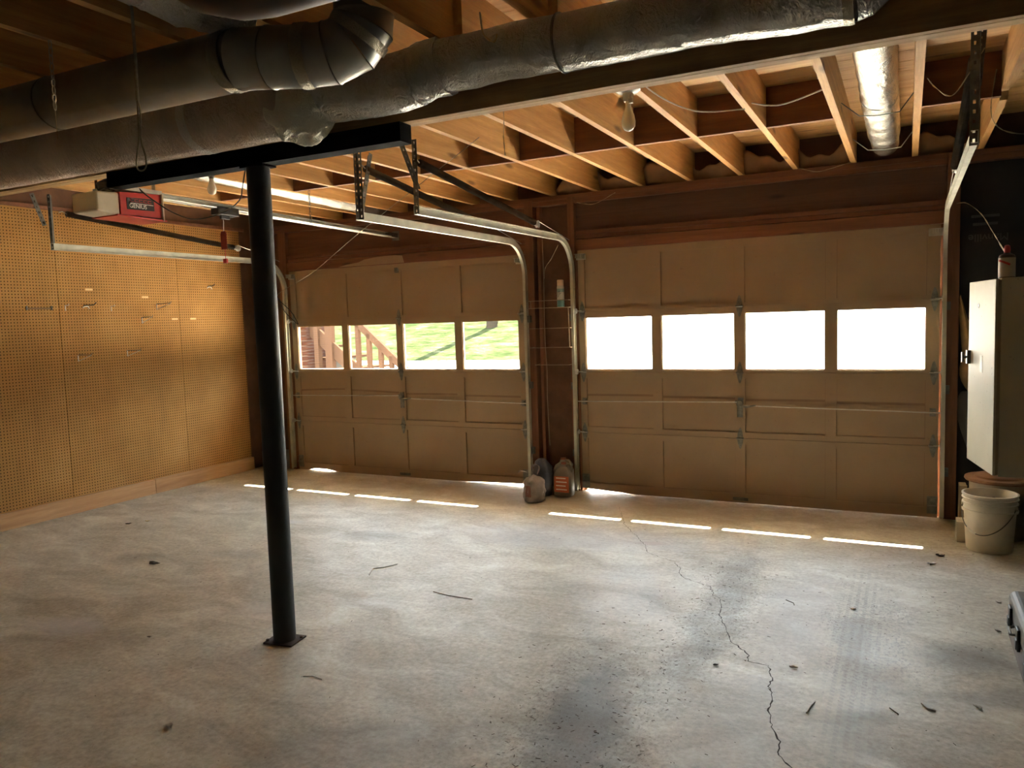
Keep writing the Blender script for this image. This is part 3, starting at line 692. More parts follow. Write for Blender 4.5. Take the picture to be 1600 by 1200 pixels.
# A: bare metal duct with gored elbow
da = thing('metal_duct', 'bare dark metal duct at upper left, ending in a taped elbow', 'duct', (-1.2, -4.22, 2.4))
obj('straight_pipe', MB().tube([(-3.2, -4.235, 2.52), (-0.45, -4.235, 2.52), (-0.448, -4.235, 2.52), (0.93, -4.225, 2.517)], [0.104, 0.104, 0.106, 0.106], 48), SHEET, da, smooth=40)
obj('pipe_seam', MB().tube([(-0.12, -4.235, 2.519), (-0.115, -4.235, 2.519)], 0.1075, 48), GALVD, da)
JP = [(0.93, -4.225, 2.517), (1.06, -4.20, 2.508), (1.17, -4.165, 2.502), (1.27, -4.125, 2.508), (1.345, -4.095, 2.54), (1.378, -4.08, 2.59), (1.38, -4.08, 2.63)]
gores = list(zip(JP, JP[1:]))
joints = [gores[0][0]]+[g[1] for g in gores]
def ring_frame(i):
    P = [Vector(p) for p in joints]; t = (P[min(i+1, len(P)-1)]-P[max(i-1, 0)]).normalized()
    n1 = Vector((0.35, 1, 0)); n1 = (n1-t*n1.dot(t)).normalized(); return P[i], n1, t.cross(n1), t
for i in range(len(gores)):
    mb = MB(); rings = []
    for (j, off) in ((i, 0.002), (i+1, -0.002)):
        p, a1, a2, t = ring_frame(j)
        for rr, sh in (((0.109, off), (0.106, off*4)) if off > 0 else ((0.106, off*4), (0.109, off))):
            rings.append([mb.bm.verts.new(p+t*sh+(a1*cos(2*pi*k/48)+a2*sin(2*pi*k/48))*rr) for k in range(48)])
    for a, c in zip(rings, rings[1:]):
        for k in range(48): mb.bm.faces.new((a[k], a[(k+1) % 48], c[(k+1) % 48], c[k]))
    obj('elbow_gore', mb, SHEET, da, smooth=50)
def band(p, t, rr, w_, m, par, wob=0.01):
    p, t = Vector(p), Vector(t).normalized()
    return obj('tape_band', MB().tube([p-t*w_/2, p-t*w_*0.25, p, p+t*w_*0.25, p+t*w_/2], [rr, rr*1.004, rr*1.006, rr*1.004, rr], 48, caps=False, wob=wob), m, par, smooth=60)
tagp(obj('duct_boot', MB().tube([(1.72, -4.63, 2.535), (1.45, -4.63, 2.535), (1.36, -4.63, 2.545), (1.22, -4.63, 2.59), (1.10, -4.63, 2.67)], 0.098, 40), simple('brown_sheet', (0.045, 0.022, 0.012), 0.5, 0.2), smooth=40), 'dark brown rounded duct end at the top edge above the elbow', 'duct')
band((0.905, -4.226, 2.517), (1, 0, 0), 0.110, 0.05, TAPE, da)
band((1.185, -4.16, 2.503), (1, 0.37, 0.02), 0.1105, 0.045, TAPE, da)
band((1.362, -4.088, 2.565), (0.62, 0.22, 0.9), 0.1105, 0.035, TAPE, da)
obj('riser_pipe', MB().tube([(1.37, -4.08, 2.60), (1.362, -4.08, 2.66), (1.358, -4.08, 2.84)], [0.1, 0.088, 0.088], 40), SHEET, da, smooth=40)
# B: foil wrapped duct
db = thing('foil_wrapped_duct', 'long foil wrapped duct along the girder, thick left half and thinner right half', 'duct', (0.3, -3.77, 2.35))
obj('thick_sleeve', rough_tube(path_interp([(-3.2, -3.78, 2.49), (-1.2, -3.78, 2.488), (0.25, -3.78, 2.487)], 30), 0.138, 48, 0.005, 4), FOILD, db, smooth=60)
obj('thick_sleeve', rough_tube(path_interp([(0.255, -3.78, 2.487), (0.6, -3.78, 2.486), (0.80, -3.78, 2.484)], 16), 0.139, 48, 0.004, 5), FOILD, db, smooth=60)
band((0.25, -3.78, 2.487), (1, 0, 0.02), 0.142, 0.055, foil('pale_tape', (0.75, 0.73, 0.68), 0.35, 0.9, 26), db, 0.012)
obj('torn_joint', rough_tube(path_interp([(0.74, -3.78, 2.478), (0.80, -3.785, 2.470), (0.87, -3.785, 2.470), (0.94, -3.78, 2.485)], 6), [0.13, 0.134, 0.137, 0.139, 0.141, 0.142, 0.143, 0.142, 0.140, 0.138, 0.135, 0.13, 0.126, 0.122, 0.118, 0.115, 0.112, 0.11, 0.10][:19], 72, 0.03, 11), foil('crumpled_foil', (0.92, 0.86, 0.70), 0.42, 1.0, 22, (1, 1, 1), 0.5), db, smooth=50)
obj('narrow_sleeve', rough_tube(path_interp([(0.90, -3.765, 2.50), (1.2, -3.75, 2.495), (1.38, -3.74, 2.51)], 14), 0.112, 48, 0.006, 6), FOIL, db, smooth=60)
obj('crimped_joint', rough_tube(path_interp([(1.35, -3.74, 2.512), (1.42, -3.735, 2.52), (1.5, -3.73, 2.53)], 8), 0.108, 48, 0.016, 12), FOIL, db, smooth=50)
obj('narrow_sleeve', rough_tube(path_interp([(1.44, -3.73, 2.528), (1.7, -3.73, 2.534), (1.985, -3.73, 2.528)], 16), 0.098, 48, 0.006, 6), FOIL, db, smooth=60)
obj('narrow_sleeve', rough_tube(path_interp([(1.99, -3.73, 2.524), (2.3, -3.735, 2.522), (2.6, -3.735, 2.518), (2.93, -3.735, 2.51)], 14), 0.098, 48, 0.007, 5), FOIL, db, smooth=60)
obj('pipe_seam', MB().tube([(1.985, -3.73, 2.526), (1.992, -3.73, 2.526)], 0.103, 48), GALVD, db)
obj('cone_end', rough_tube([(2.93, -3.735, 2.51), (2.97, -3.73, 2.52), (3.03, -3.72, 2.545), (3.09, -3.71, 2.565), (3.13, -3.70, 2.58)], [0.099, 0.094, 0.07, 0.045, 0.02], 40, 0.005, 12), FOIL, db, smooth=60)
band((2.93, -3.735, 2.51), (1, 0, 0), 0.1015, 0.03, TAPE, db)
# C: foil duct in bay overhead
dc = thing('overhead_foil_duct', 'dusty foil duct in the ceiling bay at the top edge, above the bare metal duct', 'duct', (0.88, -4.9, 2.6))
obj('sleeve', rough_tube(path_interp([(0.87, -8.0, 2.72), (0.87, -5.2, 2.71), (0.875, -4.6, 2.70)], 30), 0.105, 40, 0.006, 6), FOILD, dc, smooth=60)
obj('crumpled_end', rough_tube(path_interp([(0.875, -4.6, 2.70), (0.88, -4.3, 2.70), (0.88, -4.18, 2.705)], 10), 0.103, 40, 0.02, 14), FOIL, dc, smooth=50)
# right silver duct
dr = thing('silver_flex_duct', 'bright silver insulated duct hanging between joists over the right garage door', 'duct', (2.945, -1.8, 2.6))
def bulge(n_, r_, a_, f_): return [r_+a_*sin(i*f_) for i in range(n_)]
pp = path_interp([(2.965, -3.48, 2.745), (2.955, -2.6, 2.735), (2.95, -1.6, 2.715)], 20)
obj('sleeve', rough_tube(pp, bulge(len(pp), 0.094, 0.002, 1.3), 44, 0.007, 11), FOILB, dr, smooth=60)
pp = path_interp([(2.95, -1.6, 2.715), (2.95, -1.1, 2.71), (2.95, -0.55, 2.705)], 14)
obj('sleeve', rough_tube(pp, bulge(len(pp), 0.097, 0.002, 1.1), 44, 0.006, 10), FOILB, dr, smooth=60)
obj('duct_collar', MB().lathe([(0.085, 0), (0.088, 0.18), (0.088, 0.35)], (2.95, -0.56, 2.70), 'Y', 32), FOILB, dr, smooth=60)
for y in (-1.55, -0.5):
    obj('hanging_strap', MB().tube([(2.7565, y, 2.70), (2.85, y, 2.615), (2.95, y, 2.604), (3.05, y, 2.61), (3.1165, y, 2.70)], 0.003, 6), GALVD if y < -1 else WIREW, dr)
# left silver duct
dl = thing('long_silver_duct', 'long thin silver foil duct between joists behind the black post, over the left door', 'duct', (-1.48, -1.5, 2.6))
pp = path_interp([(-1.43, -3.4, 2.73), (-1.45, -2.4, 2.715), (-1.5, -1.2, 2.71), (-1.55, -0.1, 2.70)], 20)
obj('sleeve', rough_tube(pp, bulge(len(pp), 0.095, 0.002, 1.2), 36, 0.007, 10), FOILB, dl, smooth=60)

# ------------------------------------------------------------------ opener
XO = -1.385
op = thing('garage_door_opener', 'red garage door opener with cream light cover hanging from the ceiling at left', 'garage door opener', (XO, -3.0, 2.27))
hb = obj('housing', MB().prism([(-3.10, 2.278), (-2.80, 2.283), (-2.80, 2.435), (-3.10, 2.418)], 'X', XO-0.115, XO+0.115), REDM, op, bevel=0.003)
obj('lower_cover', MB().prism([(-3.13, 2.268), (-2.77, 2.262), (-2.765, 2.272), (-3.13, 2.278)], 'X', XO-0.125, XO+0.125), REDM, op, bevel=0.003)
obj('end_plate', MB().box(XO-0.128, XO+0.128, -2.80, -2.790, 2.265, 2.438), CREAMP, op)
obj('light_cover', MB().prism([(-3.26, 2.285), (-3.102, 2.272), (-3.102, 2.412), (-3.26, 2.405)], 'X', XO-0.118, XO+0.112), CREAMP, op, bevel=0.012)
obj('chassis', MB().box(XO-0.11, XO+0.10, -3.12, -2.76, 2.436, 2.452).box(XO+0.075, XO+0.105, -3.12, -2.78, 2.436, 2.462), GALV, op)
mb = MB()
mb.tube([(XO-0.06, -3.10, 2.462), (XO-0.0, -3.10, 2.475), (XO+0.06, -3.10, 2.462)], 0.035, 12).lathe([(0.05, -0.02), (0.055, 0.015), (0.03, 0.03), (0, 0.032)], (XO, -3.10, 2.465), 'Z', 16)
obj('motor_cap', mb, BLACKP, op, smooth=50)
# label plate on +X face
lp = obj('name_plate', MB().prism([(-3.055, 2.315), (-2.855, 2.322), (-2.855, 2.398), (-3.055, 2.388)], 'X', XO+0.1152, XO+0.1165), BLACKP, op)
mtx = Matrix(((0, 0, 1, XO+0.1168), (1, 0, 0, -2.975), (0, 1, 0, 2.339), (0, 0, 0, 1)))
WHI = simple('white_ink', (0.85, 0.83, 0.78), 0.6, 0, 0.0)
text_mesh('lettering', 'GENIUS', WHI, lp, mtx, 0.037, 0.0004)
obj('white_rule', MB().box(XO+0.1166, XO+0.1172, -3.035, -2.862, 2.3555, 2.3585), WHI, lp)
mb = MB()
for q in range(5):
    a = -3.03+q*0.032
    mb.box(XO+0.1166, XO+0.1172, a, a+0.026, 2.366, 2.369).box(XO+0.1166, XO+0.1172, a, a+0.026, 2.381, 2.384).box(XO+0.1166, XO+0.1172, a, a+0.004, 2.369, 2.381)
obj('red_lettering', mb, REDP, lp)
for (x, y) in ((XO-0.10, -3.10), (XO+0.09, -2.83), (XO-0.10, -2.83), (XO+0.06, -3.05)):
    obj('hanging_bracket', MB().box(x-0.016, x+0.016, y-0.0015, y+0.0015, 2.452, 2.625) if x > XO else MB().box(x-0.012, x+0.012, y-0.0015, y+0.0015, 2.452, 2.625), GALV if x > XO else simple('rust_strap', (0.12, 0.04, 0.02), 0.7), op)
rl = obj('rail', MB().sweep([(-0.02, -0.018), (0.02, -0.018), (0.02, 0.018), (0.017, 0.018), (0.017, -0.012), (-0.017, -0.012), (-0.017, 0.018), (-0.02, 0.018)], [(XO, -2.78, 2.448), (XO, -0.05, 2.405)]), TRACK, op)
obj('chain_rod', MB().tube([(XO+0.03, -2.78, 2.432), (XO+0.03, -0.12, 2.392)], 0.006, 8).tube([(XO-0.03, -2.78, 2.432), (XO-0.03, -0.12, 2.392)], 0.006, 8), GALV, op)
obj('idler_bracket', MB().box(XO-0.03, XO+0.03, -0.16, -0.004, 2.385, 2.425).box(XO-0.04, XO+0.04, -0.01, -0.004, 2.36, 2.45), GALVD, op)
obj('trolley', MB().box(XO-0.03, XO+0.045, -2.26, -2.06, 2.375, 2.432).box(XO-0.012, XO+0.012, -2.20, -2.12, 2.35, 2.376), BLACKP, op, bevel=0.004)
tr_ = thing('release_cord', 'red cord with red tag and small red handle hanging from the opener trolley', 'pull cord', (XO, -2.175, 2.03))
obj('cord', MB().tube([(XO, -2.175, 2.35), (XO, -2.178, 2.30), (XO+0.002, -2.176, 2.06)], 0.0022, 6), REDP, tr_)
obj('tag', MB().prism([(XO-0.02, 2.262), (XO+0.02, 2.262), (XO+0.03, 2.245), (XO+0.03, 2.13), (XO-0.03, 2.13), (XO-0.03, 2.245)], 'Y', -2.183, -2.180), simple('red_tag', (0.25, 0.03, 0.02), 0.6), tr_)
obj('pull_handle', MB().box(XO-0.018, XO+0.018, -2.185, -2.168, 2.03, 2.062), REDP, tr_, bevel=0.003)
obj('tag_ring', MB().tube([(XO, -2.178, 2.352), (XO+0.006, -2.178, 2.33), (XO, -2.178, 2.262)], 0.0028, 6), WIREW, tr_)
tagp(obj('power_cord', MB().tube(path_interp([(XO+0.10, -2.95, 2.46), (XO+0.14, -2.9, 2.40), (XO+0.24, -2.82, 2.31), (XO+0.36, -2.75, 2.262), (XO+0.50, -2.65, 2.30), (XO+0.585, -2.58, 2.38), (XO+0.60, -2.56, 2.47), (XO+0.62, -2.54, 2.60)], 6), 0.0045, 8), WIREB, smooth=60),
     'black power cord drooping between the red opener and the ceiling bulb', 'power cord')

# ------------------------------------------------------------------ bulbs
def bulb(x, y, z, label, kind):
    t = thing('ceiling_bulb', label, 'light bulb', (x, y, z))
    if kind == 'porcelain':
        obj('lamp_holder', MB().lathe([(0, 0), (0.058, 0), (0.060, -0.010), (0.048, -0.020), (0.026, -0.026), (0.024, -0.05), (0.020, -0.062), (0, -0.062)], (x, y, z), 'Z', 32), PORC, t, smooth=40)
        obj('pull_switch', MB().lathe([(0.004, 0), (0.004, 0.03), (0, 0.03)], (x+0.018, y-0.02, z-0.065), 'Z', 8).box(x+0.010, x+0.028, y-0.028, y-0.01, z-0.075, z-0.055), GALV, t)
        obj('bulb', MB().lathe([(0.0135, -0.058), (0.0135, -0.085), (0.018, -0.10), (0.028, -0.125), (0.0335, -0.155), (0.031, -0.178), (0.02, -0.193), (0.008, -0.199), (0, -0.2)], (x, y, z), 'Z', 32), BULB, t, smooth=60)
    else:
        obj('socket', MB().lathe([(0, 0), (0.022, 0), (0.022, -0.035), (0.017, -0.05), (0, -0.05)], (x, y, z), 'Z', 20), GALVD, t, smooth=40)
        obj('bulb', MB().lathe([(0.014, -0.045), (0.015, -0.06), (0.026, -0.10), (0.031, -0.115), (0.031, -0.125), (0.024, -0.147), (0.012, -0.156), (0, -0.158)], (x, y, z), 'Z', 28), BULB, t, smooth=60)
bulb(1.905, -2.74, 2.624, 'unlit frosted bulb in a white porcelain holder under a joist', 'porcelain')
bulb(-1.16, -2.47, 2.624, 'unlit white bulb in a small socket on the ceiling beside the red opener', 'led')

# ------------------------------------------------------------------ rope, chains, cables, cobwebs
rt = thing('hanging_rope', 'old rope hanging from the ceiling with an open loop at its end, before the ducts', 'rope', (0.72, -4.5, 2.1))
XRp, YRp = 0.72, -4.5
obj('rope_line', MB().tube(path_interp([(XRp-0.01, YRp, 2.86), (XRp+0.004, YRp, 2.6), (XRp, YRp, 2.34)], 10), 0.0055, 8, wob=0.1), ROPE, rt, smooth=60)
loop = [(XRp, YRp, 2.345), (XRp-0.003, YRp, 2.25), (XRp-0.006, YRp, 2.21), (XRp-0.026, YRp, 2.14), (XRp-0.022, YRp, 2.112), (XRp, YRp, 2.104), (XRp+0.020, YRp, 2.114), (XRp+0.022, YRp, 2.15), (XRp+0.004, YRp, 2.21), (XRp+0.012, YRp, 2.30), (XRp+0.002, YRp, 2.345)]
obj('rope_loop', MB().tube(path_interp(loop, 6), 0.003, 6), ROPE, rt, smooth=60)
def chain(name, top, ln, label, lk=0.034):
    ct = thing(name, label, 'chain', (top[0], top[1], top[2]-ln)); mb = MB(); z = top[2]; i = 0
    while z > top[2]-ln:
        a = i*pi/2+0.3; c, s = cos(a), sin(a); pts = []
        for k in range(10):
            t = 2*pi*k/10; pts.append((top[0]+cos(t)*0.007*c, top[1]+cos(t)*0.007*s, z-lk/2+sin(t)*lk/2))
        mb.tube(pts, 0.0022, 5, closed=True); z -= lk*0.82; i += 1
    obj('links', mb, GALVD if name != 'hanging_chain' else simple('tarnished_chain', (0.42, 0.36, 0.24), 0.4, 0.6), ct, smooth=60); return ct
chain('hanging_chain', (0.27, -4.50, ZJ+0.2), 0.42, 'thin metal chain hanging in the upper left corner before the metal duct')
c2 = [x for x in bpy.data.objects if x.name == 'hanging_chain'][0]
obj('hanging_string', MB().tube([(0.27, -4.50, 2.41), (0.272, -4.50, 2.27)], 0.0012, 5), COB, c2)
chain('slim_chain', (-1.15, -1.5, ZJ), 0.25, 'slim chain hanging from the blocking, just right of the black post')
def cable(name, pts, r_, m, label, cat, nn=8, group=None):
    return tagp(obj(name, MB().tube(path_interp(pts, nn), r_, 6), m, smooth=60), label, cat, group)
cable('ceiling_cable', [(1.95, -2.9, 2.72), (1.95, -2.55, 2.66), (2.1, -2.25, 2.60), (2.32, -2.05, 2.62)], 0.004, WIREW, 'white cable sagging from the bare bulb to the next joist', 'cable')
cable('ceiling_cable', [(2.05, -3.05, 2.70), (2.3, -2.98, 2.70), (2.70, -2.90, 2.69), (2.74, -2.9, 2.69)], 0.004, WIREW, 'white cable crossing the bays just behind the girder, left of the silver duct', 'cable')
cable('ceiling_cable', [(2.34, -2.0, 2.66), (2.5, -2.05, 2.615), (2.72, -2.1, 2.65)], 0.004, WIREW, 'short sagging white cable between two joists left of the silver duct', 'cable')
cable('thin_cord', [(0.85, -2.3, 2.62), (-0.9, -1.2, 2.3), (-2.0, -0.5, 2.08), (-2.80, -0.10, 1.93), (-2.90, -0.08, 1.88)], 0.0022, ROPE, 'thin cord running slantwise from the track hanger down to the left door edge', 'cord')
cable('drooping_wire', [(-2.93, -0.08, 1.875), (-2.82, -0.09, 1.80), (-2.70, -0.09, 1.70), (-2.62, -0.09, 1.58), (-2.66, -0.09, 1.60), (-2.80, -0.09, 1.72), (-2.88, -0.08, 1.86)], 0.004, WIREB, 'dark wire loop drooping at the top left of the left door windows', 'wire')
for nm_, pts, lab in (
    ('cobweb', [(1.37, -3.0, 2.62), (1.372, -3.0, 2.50), (1.368, -3.0, 2.42), (1.372, -3.0, 2.33)], 'dusty cobweb thread hanging left of the bare bulb'),
    ('cobweb', [(3.40, -0.05, 2.26), (3.46, -0.10, 2.25), (3.53, -0.3, 2.15), (3.55, -0.8, 2.0), (3.55, -1.5, 1.83)], 'dusty cobweb strand arching from the door track down to the red capped bottle'),
    ('cobweb', [(3.17, -2.2, 2.60), (3.20, -2.3, 2.53), (3.26, -2.4, 2.46), (3.32, -2.5, 2.52), (3.37, -2.55, 2.60)], 'dusty cobweb strand shaped like a wide V near the right track hanger'),
    ('cobweb', [(1.02, -0.4, 2.53), (0.85, -0.4, 2.46), (0.74, -0.4, 2.47), (0.65, -0.3, 2.50)], 'dusty cobweb strand drooping from the joist ends above the right door'),
    ('cobweb', [(0.45, -0.25, 2.17), (0.36, -0.2, 2.06), (0.28, -0.15, 1.99), (0.22, -0.05, 1.90)], 'dusty cobweb strand at the top of the middle pier'),
    ('cobweb', [(2.38, -0.25, 2.59), (2.5, -0.25, 2.55), (2.6, -0.2, 2.57), (2.73, -0.2, 2.60)], 'dusty cobweb strand between joists left of the silver duct end'),
    ('cobweb', [(3.45, -2.1, 2.62), (3.44, -2.0, 2.45), (3.5, -1.9, 2.38), (3.62, -1.85, 2.36), (3.66, -1.8, 2.42)], 'dusty cobweb strand curling at the upper right edge'),
    ('cobweb', [(1.75, -3.9, 2.625), (1.76, -3.9, 2.55), (1.80, -3.9, 2.515), (1.815, -3.9, 2.54)], 'dusty cobweb curl hanging before the foil duct at the top')):
    p = path_interp(pts, 6)
    tagp(obj(nm_, MB().tube(p, [random.uniform(0.0012, 0.0036) for _ in p], 6, wob=0.3), COB, smooth=60), lab, 'cobweb')
# nails through girder/joists
mb = MB()
nl = thing('hanging_rods', 'two dark rods nailed under the joists just behind the girder', 'hook', (1.5, -3.2, 2.4))
for x in (1.14, 1.54):
    obj('rod', MB().tube([(x, -3.05, 2.64), (x+0.03, -3.0, 2.54), (x+0.20, -2.98, 2.60), (x+0.36, -2.95, 2.63)], 0.0035, 6), SPRING, nl)

# ------------------------------------------------------------------ rim insulation
for k in range(8):
    a, c = JX[k+1]+0.022, JX[k]-0.022
    hgt = 0.09+0.05*random.random()
    def fn(p, q, a=a, c=c, hgt=hgt, ph=random.random()*9):
        return (a+(c-a)*p, 0.06-0.10*sin(q*pi*0.5)*0.6-0.02*sin(p*7+ph), 2.628+q*(hgt+0.04*sin(p*5+ph)+0.02*sin(p*13+ph)))
    where = ['at the dark right corner', 'behind the end of the bright silver duct', 'just left of the bright silver duct', 'in the second bay left of the silver duct', 'in the third bay left of the silver duct', 'in the fourth bay left of the silver duct', 'above the left edge of the right door', 'above the middle pier'][k]
    if k == 1: continue
    tagp(obj('insulation_batt', MB().grid(14, 8, fn), KRAFT, smooth=80, solid=0.01), 'brown insulation stuffed between joist ends, ' + where, 'insulation', 'insulation between the joist ends')

# ------------------------------------------------------------------ pegboard hooks
def hook(y, z, ln, kind, label, r_=0.0026):
    t = thing('pegboard_hook', label, 'hook', (XL, y, z), 'hooks on the pegboard wall')
    x = XL
    if kind == 'bracket':
        obj('arm', MB().tube([(x-0.002, y, z), (x+ln, y, z+0.002), (x+ln+0.004, y, z+0.018)], r_, 6), GALVD, t)
        obj('brace', MB().tube([(x+0.004, y, z-0.052), (x+ln-0.01, y, z-0.002)], r_*0.8, 6).tube([(x+0.004, y, z), (x+0.004, y, z-0.055)], r_*1.6, 6), WIREW, t)
    elif kind == 'tool':
        obj('arm', MB().tube([(x-0.002, y, z), (x+ln*0.8, y, z), (x+ln, y, z+0.02)], r_*1.5, 6), SPRING, t)
        obj('clip', MB().tube([(x+0.006, y-0.015, z-0.02), (x+0.012, y, z-0.008), (x+0.012, y+0.03, z-0.008), (x+0.006, y+0.045, z-0.028)], r_*1.6, 6), WIREW, t)
    else:
        obj('arm', MB().tube([(x-0.002, y, z), (x+ln, y, z), (x+ln+0.003, y, z+0.012)], r_, 6).tube([(x+0.003, y, z), (x+0.003, y, z-0.045)], r_*1.3, 6), WIREW, t)
hook(-1.25, 1.806, 0.20, 'bracket', 'wire triangle bracket on the pegboard, the rightmost one of the upper row')
hook(-1.42, 1.68, 0.15, 'bracket', 'small wire triangle bracket on the pegboard just under the upper row')
hook(-2.08, 1.36, 0.19, 'bracket', 'wire triangle bracket low on the pegboard, left one of the lower pair')
hook(-1.60, 1.378, 0.19, 'bracket', 'wire triangle bracket low on the pegboard, right one of the lower pair')
hook(-2.16, 1.79, 0.05, 'peg', 'short peg on the pegboard left of the dark curved tool hook')
hook(-1.99, 1.79, 0.17, 'tool', 'dark curved tool hook with white clip on the pegboard, upper row', 0.0032)
hook(-1.73, 1.785, 0.05, 'peg', 'short peg on the pegboard between the curved tool hook and the triangle bracket')
hook(-0.62, 1.99, 0.10, 'tool', 'small white clip hook high on the pegboard, nearest the garage door')
tb_ = thing('magnetic_bar', 'thin dark tool bar mounted flat on the pegboard at the left', 'tool bar', (XL+0.008, -2.39, 1.76))
obj('bar', MB().box(XL, XL+0.012, -2.50, -2.28, 1.757, 1.772), simple('old_bar', (0.20, 0.11, 0.04), 0.6), tb_)
obj('bar_end', MB().box(XL+0.012, XL+0.018, -2.50, -2.49, 1.75, 1.785).box(XL+0.012, XL+0.018, -2.292, -2.282, 1.75, 1.785), GALVD, tb_)
for (y, z, lab, m_) in ((-1.93, 1.93, 'pale paper label strip on the pegboard above the curved tool hook', CREAMP), (-1.37, 1.87, 'pale paper label strip on the pegboard above the triangle bracket', CREAMP),
                    (-1.05, 1.66, 'pale paper label strip on the pegboard right of the small bracket, at the sheet seam', CREAMP), (-0.83, 1.66, 'pale paper label strip with a dark end on the pegboard nearest the garage door', CREAMP)):
    lt = tagp(obj('label_strip', MB().box(XL, XL+0.0012, y-0.035, y+0.035, z-0.009, z+0.009), simple('old_label', (0.70, 0.50, 0.24), 0.7)), lab, 'label', 'label strips on the pegboard')

# ------------------------------------------------------------------ pier: wire rack, spray can
rk = thing('wire_rack', 'thin wire rack with several levels fixed on the middle pier between the doors', 'wire rack', (0.27, -0.09, 1.14))
rw = simple('rusty_wire', (0.34, 0.26, 0.17), 0.5, 0.4)
for z, x0, x1 in ((1.705, 0.08, 0.475), (1.643, 0.07, 0.48), (1.462, 0.08, 0.485), (1.293, 0.09, 0.485), (1.141, 0.14, 0.465)):
    obj('shelf_wire', MB().tube([(x0, -0.012, z), (x0, -0.115, z+random.uniform(-.003, .003)), (x1, -0.115, z+random.uniform(-.003, .003)), (x1, -0.012, z)], 0.0028, 6), rw, rk)
obj('upright_wire', MB().tube([(0.47, -0.112, 1.643), (0.475, -0.112, 1.293)], 0.0028, 6), rw, rk)
obj('upright_wire', MB().tube([(0.11, -0.112, 1.705), (0.112, -0.112, 1.643)], 0.0028, 6), rw, rk)
obj('floor_wire', MB().tube([(0.09, -0.065, 1.643), (0.475, -0.065, 1.643)], 0.0025, 6).tube([(0.09, -0.09, 1.643), (0.475, -0.09, 1.643)], 0.0025, 6).tube([(0.09, -0.04, 1.643), (0.475, -0.04, 1.643)], 0.0025, 6), rw, rk)
tagp(obj('wall_wire', MB().tube(path_interp([(0.195, -0.012, 2.25), (0.20, -0.014, 1.9), (0.195, -0.012, 1.4), (0.21, -0.02, 1.1), (0.205, -0.015, 0.8), (0.22, -0.02, 0.4)], 6), 0.003, 6), rw),
     'thin pale wire running down the middle pier between the doors', 'wire')
sc = thing('spray_can', 'teal and white spray can standing on the wire rack of the middle pier', 'spray can', (0.385, -0.072, 1.6465))
obj('can_body', MB().lathe([(0, 0), (0.031, 0), (0.032, 0.004), (0.032, 0.175), (0.028, 0.186), (0.012, 0.19), (0, 0.19)], (0.385, -0.072, 1.6465), 'Z', 32), simple('can_silver', (0.50, 0.50, 0.46), 0.35, 0.3), sc, smooth=40)
obj('label_band', MB().lathe([(0.0323, 0.002), (0.0323, 0.065)], (0.385, -0.072, 1.6465), 'Z', 32), simple('teal', (0.12, 0.26, 0.26), 0.4), sc, smooth=40)
obj('logo_swirl', MB().tube(path_interp([(0.362, -0.0955, 1.745), (0.376, -0.1045, 1.775), (0.392, -0.1048, 1.785), (0.378, -0.1045, 1.745), (0.368, -0.1, 1.735), (0.398, -0.1025, 1.765), (0.407, -0.097, 1.77)], 5), 0.0018, 5), simple('navy', (0.03, 0.04, 0.10), 0.4), sc)
obj('teal_patch', MB().lathe([(0.0322, 0.13), (0.0322, 0.16)], (0.385, -0.072, 1.6465), 'Z', 32), simple('teal_light', (0.22, 0.34, 0.35), 0.4), sc, smooth=40)
obj('cap', MB().lathe([(0.029, 0.186), (0.029, 0.232), (0.026, 0.237), (0, 0.237)], (0.385, -0.072, 1.6465), 'Z', 28), simple('can_cap', (0.62, 0.50, 0.42), 0.4), sc, smooth=40)

# ------------------------------------------------------------------ bag and jugs by the pier
from mathutils import noise as nz
bg_ = thing('plastic_bag', 'knotted grey plastic bag full of things on the floor before the middle pier', 'bag', (0.275, -0.50, 0))
mb = MB(); prof = [(0, 0.002), (0.075, 0.002), (0.096, 0.012), (0.102, 0.035), (0.103, 0.06), (0.102, 0.085), (0.101, 0.11), (0.098, 0.135), (0.094, 0.16), (0.088, 0.18), (0.07, 0.20), (0.04, 0.212), (0.02, 0.23), (0, 0.235)]
mb.lathe(prof, (0.275, -0.50, 0), 'Z', 48)
for v_ in mb.bm.verts:
    d = Vector((v_.co.x-0.275, v_.co.y+0.50, 0))
    q = nz.noise(v_.co*13)*0.020-abs(nz.noise(v_.co*19))*0.03
    if v_.co.z > 0.01: v_.co += d.normalized()*q if d.length > 1e-4 else Vector()
BAGM = simple('bag_plastic', (0.24, 0.20, 0.19), 0.3, 0, 0.35, 12, 1.0, 22)
obj('bag_body', mb, BAGM, bg_, smooth=50)
def patch_pt(a, c):
    th, z = -1.95+a*0.55, 0.05+c*0.10; d = Vector((cos(th), sin(th), 0)); p = Vector((0.275, -0.50, z))+d*0.102
    return p+d*(nz.noise(p*13)*0.020-abs(nz.noise(p*19))*0.03+0.002)
obj('printed_patch', MB().grid(10, 10, patch_pt), simple('bag_red', (0.22, 0.08, 0.06), 0.4), bg_, smooth=60)
def flap(pts, w_):
    mb = MB(); prev = None
    P = path_interp(pts, 5)
    for i, p in enumerate(P):
        s_ = w_*sin(pi*(i+0.5)/(len(P)+0.2)); a = mb.bm.verts.new(p+Vector((0, -s_, s_*0.5))); b = mb.bm.verts.new(p+Vector((0, s_, -s_*0.3)))
        if prev: mb.bm.faces.new((prev[0], prev[1], b, a))
        prev = (a, b)
    return mb
obj('tied_handle', flap([(0.265, -0.50, 0.225), (0.215, -0.52, 0.25), (0.17, -0.54, 0.262), (0.15, -0.54, 0.245)], 0.02), BAGM, bg_, smooth=60, solid=0.001)
